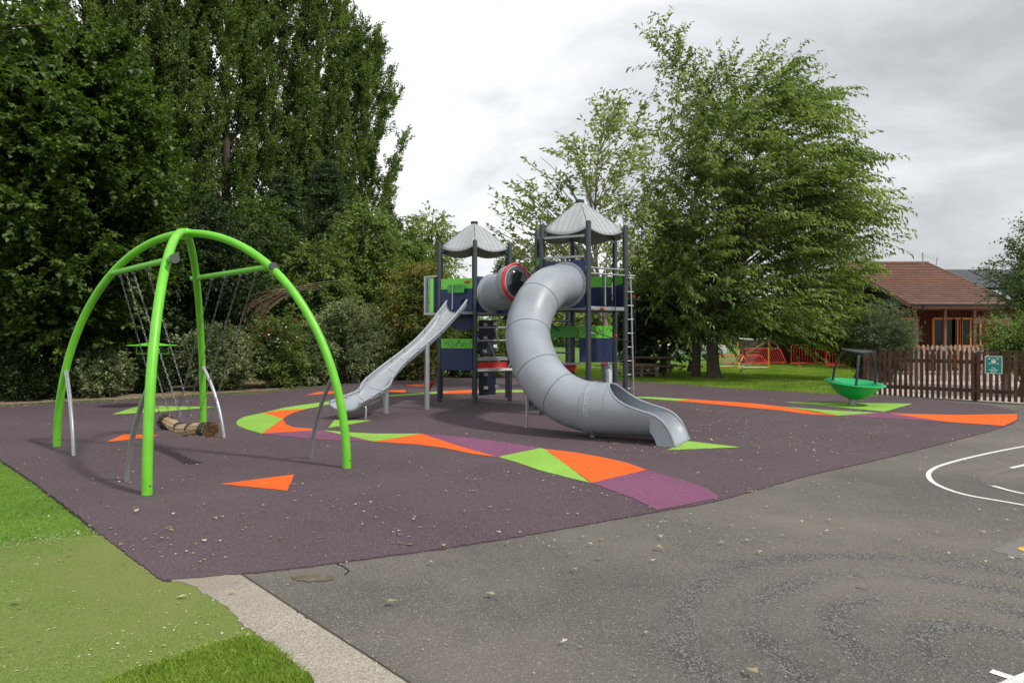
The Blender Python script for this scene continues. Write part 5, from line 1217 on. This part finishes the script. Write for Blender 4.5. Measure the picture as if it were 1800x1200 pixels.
# great cherry
r = np.random.default_rng(71); xc, yc = (1255-900)/1200*25, 25.0
T = []
outline = [(1115, 150), (1130, 50), (1190, 150), (1200, 190), (1240, 160), (1310, 110), (1350, 105), (1420, 130), (1515, 150), (1490, 230), (1575, 265), (1565, 300), (1630, 342), (1590, 400), (1600, 460), (1585, 520), (1520, 560), (1460, 590), (1380, 590), (1300, 575), (1240, 590), (1160, 560), (1105, 520), (1090, 420), (1100, 330), (1130, 260)]
def inside(p, poly):
    c = False; j = len(poly)-1
    for i in range(len(poly)):
        if (poly[i][1] > p[1]) != (poly[j][1] > p[1]) and p[0] < (poly[j][0]-poly[i][0])*(p[1]-poly[i][1])/(poly[j][1]-poly[i][1])+poly[i][0]: c = not c
        j = i
    return c
core = [(1150, 300), (1195, 215), (1290, 150), (1390, 135), (1450, 175), (1490, 240), (1530, 300), (1560, 370), (1580, 470), (1570, 560), (1520, 600), (1430, 605), (1350, 590), (1250, 585), (1170, 545), (1110, 480), (1105, 400), (1120, 340)]
while len(T) < 640:
    p = (r.uniform(1090, 1600), r.uniform(120, 606))
    if inside(p, core):
        cx_, cy_ = 1335, 370; e_ = 1-min(1, ((p[0]-cx_)/250)**2+((p[1]-cy_)/245)**2); dep_ = 3.6*math.sqrt(max(0.05, e_))
        u_ = r.uniform(-1, 1); u_ = math.copysign(abs(u_)**0.6, u_); d_ = 24.6+dep_*u_
        w_ = Q(p[0]-48, p[1], 24.6)
        q_ = (w_[0]*1.25, d_*1.25, w_[2]*1.7)      # hollows between the branch layers
        if math.sin(q_[0]+1.3*math.sin(q_[2]))*math.sin(q_[1]*1.1+q_[2]*0.7)*math.sin(q_[2]+0.8*q_[0]) > 0.10: continue
        T.append((w_[0], d_, w_[2]))
for (px, py) in [(1122, 30), (1128, 38), (1138, 58), (1146, 66), (1158, 88), (1166, 100), (1186, 130), (1196, 165), (1205, 180), (1133, 52), (1150, 80), (1175, 115), (1190, 150), (1215, 190), (1160, 140), (1135, 160), (1150, 190), (1310, 100), (1300, 130), (1370, 95), (1420, 110), (1510, 148), (1480, 165), (1450, 150), (1575, 265), (1545, 280), (1520, 260), (1628, 342), (1600, 345), (1570, 360), (1590, 400), (1600, 455), (1500, 215), (1490, 195), (1120, 250), (1100, 500), (1560, 300), (1585, 318), (1230, 165), (1260, 150)]:
    w_ = Q(px-48 if px > 1250 else px-14, py+8, 24.3+r.uniform(-0.6, 0.6)); T += [w_]*(2 if px > 1250 else 1)
make_tree('cherry_tree', 'largest tree, spreading wind-blown crown with drooping leaves in front of the pavilion', 'tree', (xc, yc, 0), [(xc, yc, 0), (xc-0.05, yc, 1.4), (xc+0.2, yc-0.1, 3.2), (xc+0.9, yc-0.2, 5.5), (xc+1.6, yc-0.3, 8.8)], T, L_cherry, M['bark'],
          seed=72, r_trunk=0.25, leafL=0.18, leafW=0.066, ntw=5, k=30, twl=1.55, droop=0.16, limbs=220, up=0.25, split_lo=0.25, djit=0.30, tlo=0.6, wind=(0.85, 0, 0.05), flat=0.7, leafdroop=0.75, spread=0.40)
# dark trunks and trees beside it
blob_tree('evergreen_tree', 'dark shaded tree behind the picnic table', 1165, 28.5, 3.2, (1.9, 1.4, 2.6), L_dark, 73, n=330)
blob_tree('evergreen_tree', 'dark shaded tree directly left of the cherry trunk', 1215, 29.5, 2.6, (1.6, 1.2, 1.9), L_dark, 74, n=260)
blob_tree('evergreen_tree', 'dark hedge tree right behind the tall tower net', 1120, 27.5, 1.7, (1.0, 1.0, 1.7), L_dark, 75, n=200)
blob_tree('willow_shrub', 'grey-green feathery shrub left of the pavilion veranda', 1560, 23, 1.35, (0.95, 0.8, 1.15), L_silver, 76, n=240, cat='shrub', leafL=0.11, leafW=0.025, up=0.9, k=13)
blob_tree('willow_shrub', 'grey-green shrub under the right side of the cherry crown', 1510, 24, 1.5, (1.0, 0.8, 1.1), L_cherry, 77, n=240, cat='shrub', leafL=0.11, leafW=0.04, up=0.9)
MBt = MB(); root = empty('bare_trunk', 'second slim dark trunk just left of the cherry trunk', 'tree trunk', (6.95, 25.8, 0))
MB().tube([(0, 0, 0), (0.05, 0, 1.2), (0.2, 0.1, 3.4)], [0.17, 0.14, 0.08], 10).build('trunk', M['bark'], root)
# right edge birch and shrubs
r = np.random.default_rng(81); T = []
while len(T) < 340:
    a = r.normal(0, 1, 3); a /= np.linalg.norm(a); u_ = r.uniform(0, 1)**0.45; z_ = 3.3+a[2]*u_*2.2; x_ = 15.4+a[0]*u_*(1.95-0.30*(z_-3)); T.append((x_, 19.5+a[1]*u_*1.4, z_))
make_tree('birch_tree', 'small-leaved birch at the right edge beside the pavilion', 'tree', (15.3, 19.5, 0), [(15.3, 19.5, 0), (15.2, 19.5, 1.5), (15.35, 19.5, 3), (15.4, 19.4, 5)], T, L_birch, M['barkpale'],
          seed=82, r_trunk=0.09, leafL=0.075, leafW=0.06, ntw=6, k=11, twl=0.5, droop=0.3, limbs=120, up=1.1, flat=0.3, leafdroop=0.3)
blob_tree('leylandii_shrub', 'bright green bushy shrub behind the right end of the picket fence', 1800, 17.6, 1.35, (0.95, 0.8, 0.75), L_mid, 83, n=260, cat='shrub', leafL=0.09, leafW=0.035, up=0.9)
# far trees beyond the field
far = [(-60, 90, 8), (20, 95, 10), (110, 100, 7), (930, 95, 6), (985, 100, 7.5), (1040, 92, 6), (1095, 98, 7), (1150, 90, 6.5), (1215, 96, 7), (1290, 94, 6), (1420, 92, 7), (1700, 80, 6), (1810, 82, 8)]
ft = blob_tree('distant_tree', 'round far tree left of the right tower beyond the field', 930, 95, 2.6, (4.5, 2.5, 3.4), L_light, 91, n=240, leafL=0.5, leafW=0.35, ntw=4, k=8, twl=1.3, r_trunk=0.25)
tag(ft, group='distant trees beyond the field')
labs = {985: 'far tree framed by the bend of the tube slide', 1040: 'far tree seen past the front post of the right tower', 1095: 'far tree seen behind the silver net pole', 1215: 'far tree glimpsed left of the cherry trunk', 1290: 'far tree glimpsed just right of the cherry trunk above the goal', 1420: 'far tree hidden low behind the red barriers', 1150: 'far tree behind the picnic table'}
for px, d_, h_ in far:
    if px in labs: copy_thing(ft, ((px-900)/1200*d_, d_, 0), labs[px], px*0.7, (1, 1, h_/6))
# ------------------------------------------------------------------ grass, leaves
def in_poly(P, poly):
    x, y = P[:, 0], P[:, 1]; c = np.zeros(len(P), bool); j = len(poly)-1
    for i in range(len(poly)):
        xi, yi = poly[i]; xj, yj = poly[j]
        with np.errstate(divide='ignore', invalid='ignore'):
            c ^= ((yi > y) != (yj > y)) & (x < (xj-xi)*(y-yi)/(yj-yi)+xi)
        j = i
    return c
def grass(name, poly, n, h, w_, seed, z=-0.02):
    r = np.random.default_rng(seed); pa = np.array(poly); lo = pa.min(0); hi = pa.max(0); P = []
    tot = 0
    while tot < n:
        q = r.uniform(lo, hi, (n, 2)); q = q[in_poly(q, poly)]; P.append(q); tot += len(q)
    P = np.concatenate(P)[:n]; P3 = np.column_stack([P, np.full(n, z)])
    D = np.column_stack([r.normal(0, 0.45, (n, 2)), np.ones(n)])
    S = nrm(np.cross(nrm(D), r.normal(0, 1, (n, 3)))); hh = h*r.uniform(0.4, 1.2, (n, 1)); ben = np.column_stack([r.normal(0, 0.5, (n, 2)), np.zeros(n)])*hh*0.6
    v = np.stack([P3-S*w_/2, P3+S*w_/2, P3+D*hh*0.6+S*w_*0.35+ben*0.3, P3+D*hh+ben], 1).reshape(-1, 3)
    o = npmesh(name, v, np.arange(4*n).reshape(n, 4), L_grass); return tag(o, kind='stuff')
lawn_l = [(-11, 11.5), (-14, 12.5), (-14, 5.6), G(-150, 985)[:2], G(0, 958)[:2], G(60, 950)[:2], G(120, 943)[:2], G(172, 937)[:2], G(120, 893)[:2], G(60, 848)[:2], G(0, 808)[:2], (-9, 10.2)]
tag(grass('grass', lawn_l, 120000, 0.027, 0.0038, 1), 'bright short grass at the left edge beside the rubber surface')
lawn_b = [G(x, y)[:2] for x, y in ((545, 1192), (470, 1130), (446, 1120), (420, 1120), (330, 1146), (260, 1168), (170, 1206))]+[(-1.9, 2.55), (-1.5, 2.2), (-0.9, 2.5)]
tag(grass('grass', lawn_b, 70000, 0.036, 0.003, 2, -0.015), 'bright grass tuft strip at the bottom left beside the concrete')
lawn_f = [G(1100, 672)[:2], G(1200, 677)[:2], G(1300, 685)[:2], G(1400, 690)[:2], G(1540, 698)[:2], (9.7, 19), (12.5, 24.4), (16, 30), (20, 38), (2, 38), (2.6, 25)]
tag(grass('grass', lawn_f, 220000, 0.055, 0.014, 3), 'lawn under the big tree beyond the rubber surface')
def fallen(name, label, n, size, region, seed, zs=0.016, sd=None):
    r = np.random.default_rng(seed); P = []
    while len(P) < n:
        px, py = region(r); x, y, _ = G(px, py); P.append((x, y))
    P = np.array(P); vs = []; K = 8
    prof = np.array([1.0, 0.45, 0.8, 0.35, 0.55, 0.35, 0.8, 0.45])
    for i in range(n):
        s = size*r.uniform(0.5, 1.3); a0 = r.uniform(0, 6.28); asp = r.uniform(0.35, 0.8); a = a0+np.arange(K)/K*6.283
        lx = np.cos(np.arange(K)/K*6.283)*prof*s; ly = np.sin(np.arange(K)/K*6.283)*prof*s*asp
        X = lx*math.cos(a0)-ly*math.sin(a0); Y = lx*math.sin(a0)+ly*math.cos(a0); Z = zs+r.uniform(0, 0.35)*s+np.abs(ly)*r.uniform(0.1, 0.6)+lx*r.uniform(-.1, .2)
        vs.append(np.column_stack([P[i, 0]+X, P[i, 1]+Y, np.maximum(Z, zs)]))
    v = np.concatenate(vs); o = npmesh(name, v, np.arange(n*K).reshape(n, K), L_fallen); return tag(o, label, kind='stuff')
def rg1(r):
    d_ = r.uniform(4.6, 24)**1.0; d_ = 1/(1/4.6+(1/25-1/4.6)*r.uniform(0, 1)**0.75); py = 590+1860/d_; px = r.uniform(0, 1800); return px, py
fallen('fallen_leaves', 'small dry and green leaves scattered over the rubber and asphalt', 900, 0.026, rg1, 5)
def rg2(r): return r.uniform(1050, 1560), r.uniform(672, 800)**1.0
fallen('fallen_leaves', 'pale leaf litter below the big tree', 900, 0.028, rg2, 6)
def rg3(r): return r.uniform(0, 520), r.uniform(950, 1180)
fallen('fallen_leaves', 'brown curled leaves on the turf mat and concrete', 240, 0.014, rg3, 7, 0.0)
def rg6(r):
    if r.uniform() < 0.55:
        u = r.uniform(0, 1); return np.interp(u, [0, 1], [0, 180]), np.interp(u, [0, 0.33, 0.67, 1], [961, 948, 941, 935])+r.normal(0, 4)
    u = r.uniform(0, 1); return np.interp(u, [0, 0.4, 0.75, 1], [240, 330, 400, 450]), np.interp(u, [0, 0.4, 0.75, 1], [1176, 1150, 1130, 1118])+r.normal(0, 5)
fallen('fallen_leaves', 'brown litter gathered where the turf mat meets the grass', 420, 0.013, rg6, 14, 0.004)
def rg4(r):
    px = r.uniform(-100, 780); return px, np.interp(px, [-100, 0, 232, 460, 550, 690, 800], [722, 713, 703, 690, 680, 665, 657])+abs(r.normal(0, 5))-3
fallen('fallen_leaves', 'tan leaf litter along the foot of the hedge', 900, 0.035, rg4, 8)
# a fixed number of larger leaves close to the camera
pts = [(240, 903), (300, 935), (295, 950), (478, 948), (1157, 967), (993, 1133), (1135, 1116), (687, 1064), (410, 1045), (720, 960), (30, 1063), (318, 1052), (1010, 1005), (1270, 957), (865, 1050), (1325, 1190), (1515, 1033), (940, 908), (1020, 865), (1120, 797), (820, 765), (645, 768)]
it = iter(pts); fallen('fallen_leaves', 'larger curled leaves lying near the camera', len(pts), 0.042, lambda r: next(it), 9)
def rg5(r): return r.uniform(300, 1800), r.uniform(920, 1195)
m_peb = MB(); r = np.random.default_rng(12)
for i in range(260):
    px, py = rg5(r); x, y, _ = G(px, py)
    if in_poly(np.array([[x, y]]), rp)[0] or in_poly(np.array([[x, y]]), tp)[0]: continue
    s = r.uniform(0.002, 0.006); m_peb.ball((x, y, s*0.5), s, 4)
o = m_peb.build('grit', mat('grit', (0.35, 0.32, 0.28), 0.9, var=0.4, vscale=3)); tag(o, 'tiny loose stones on the asphalt', kind='stuff')
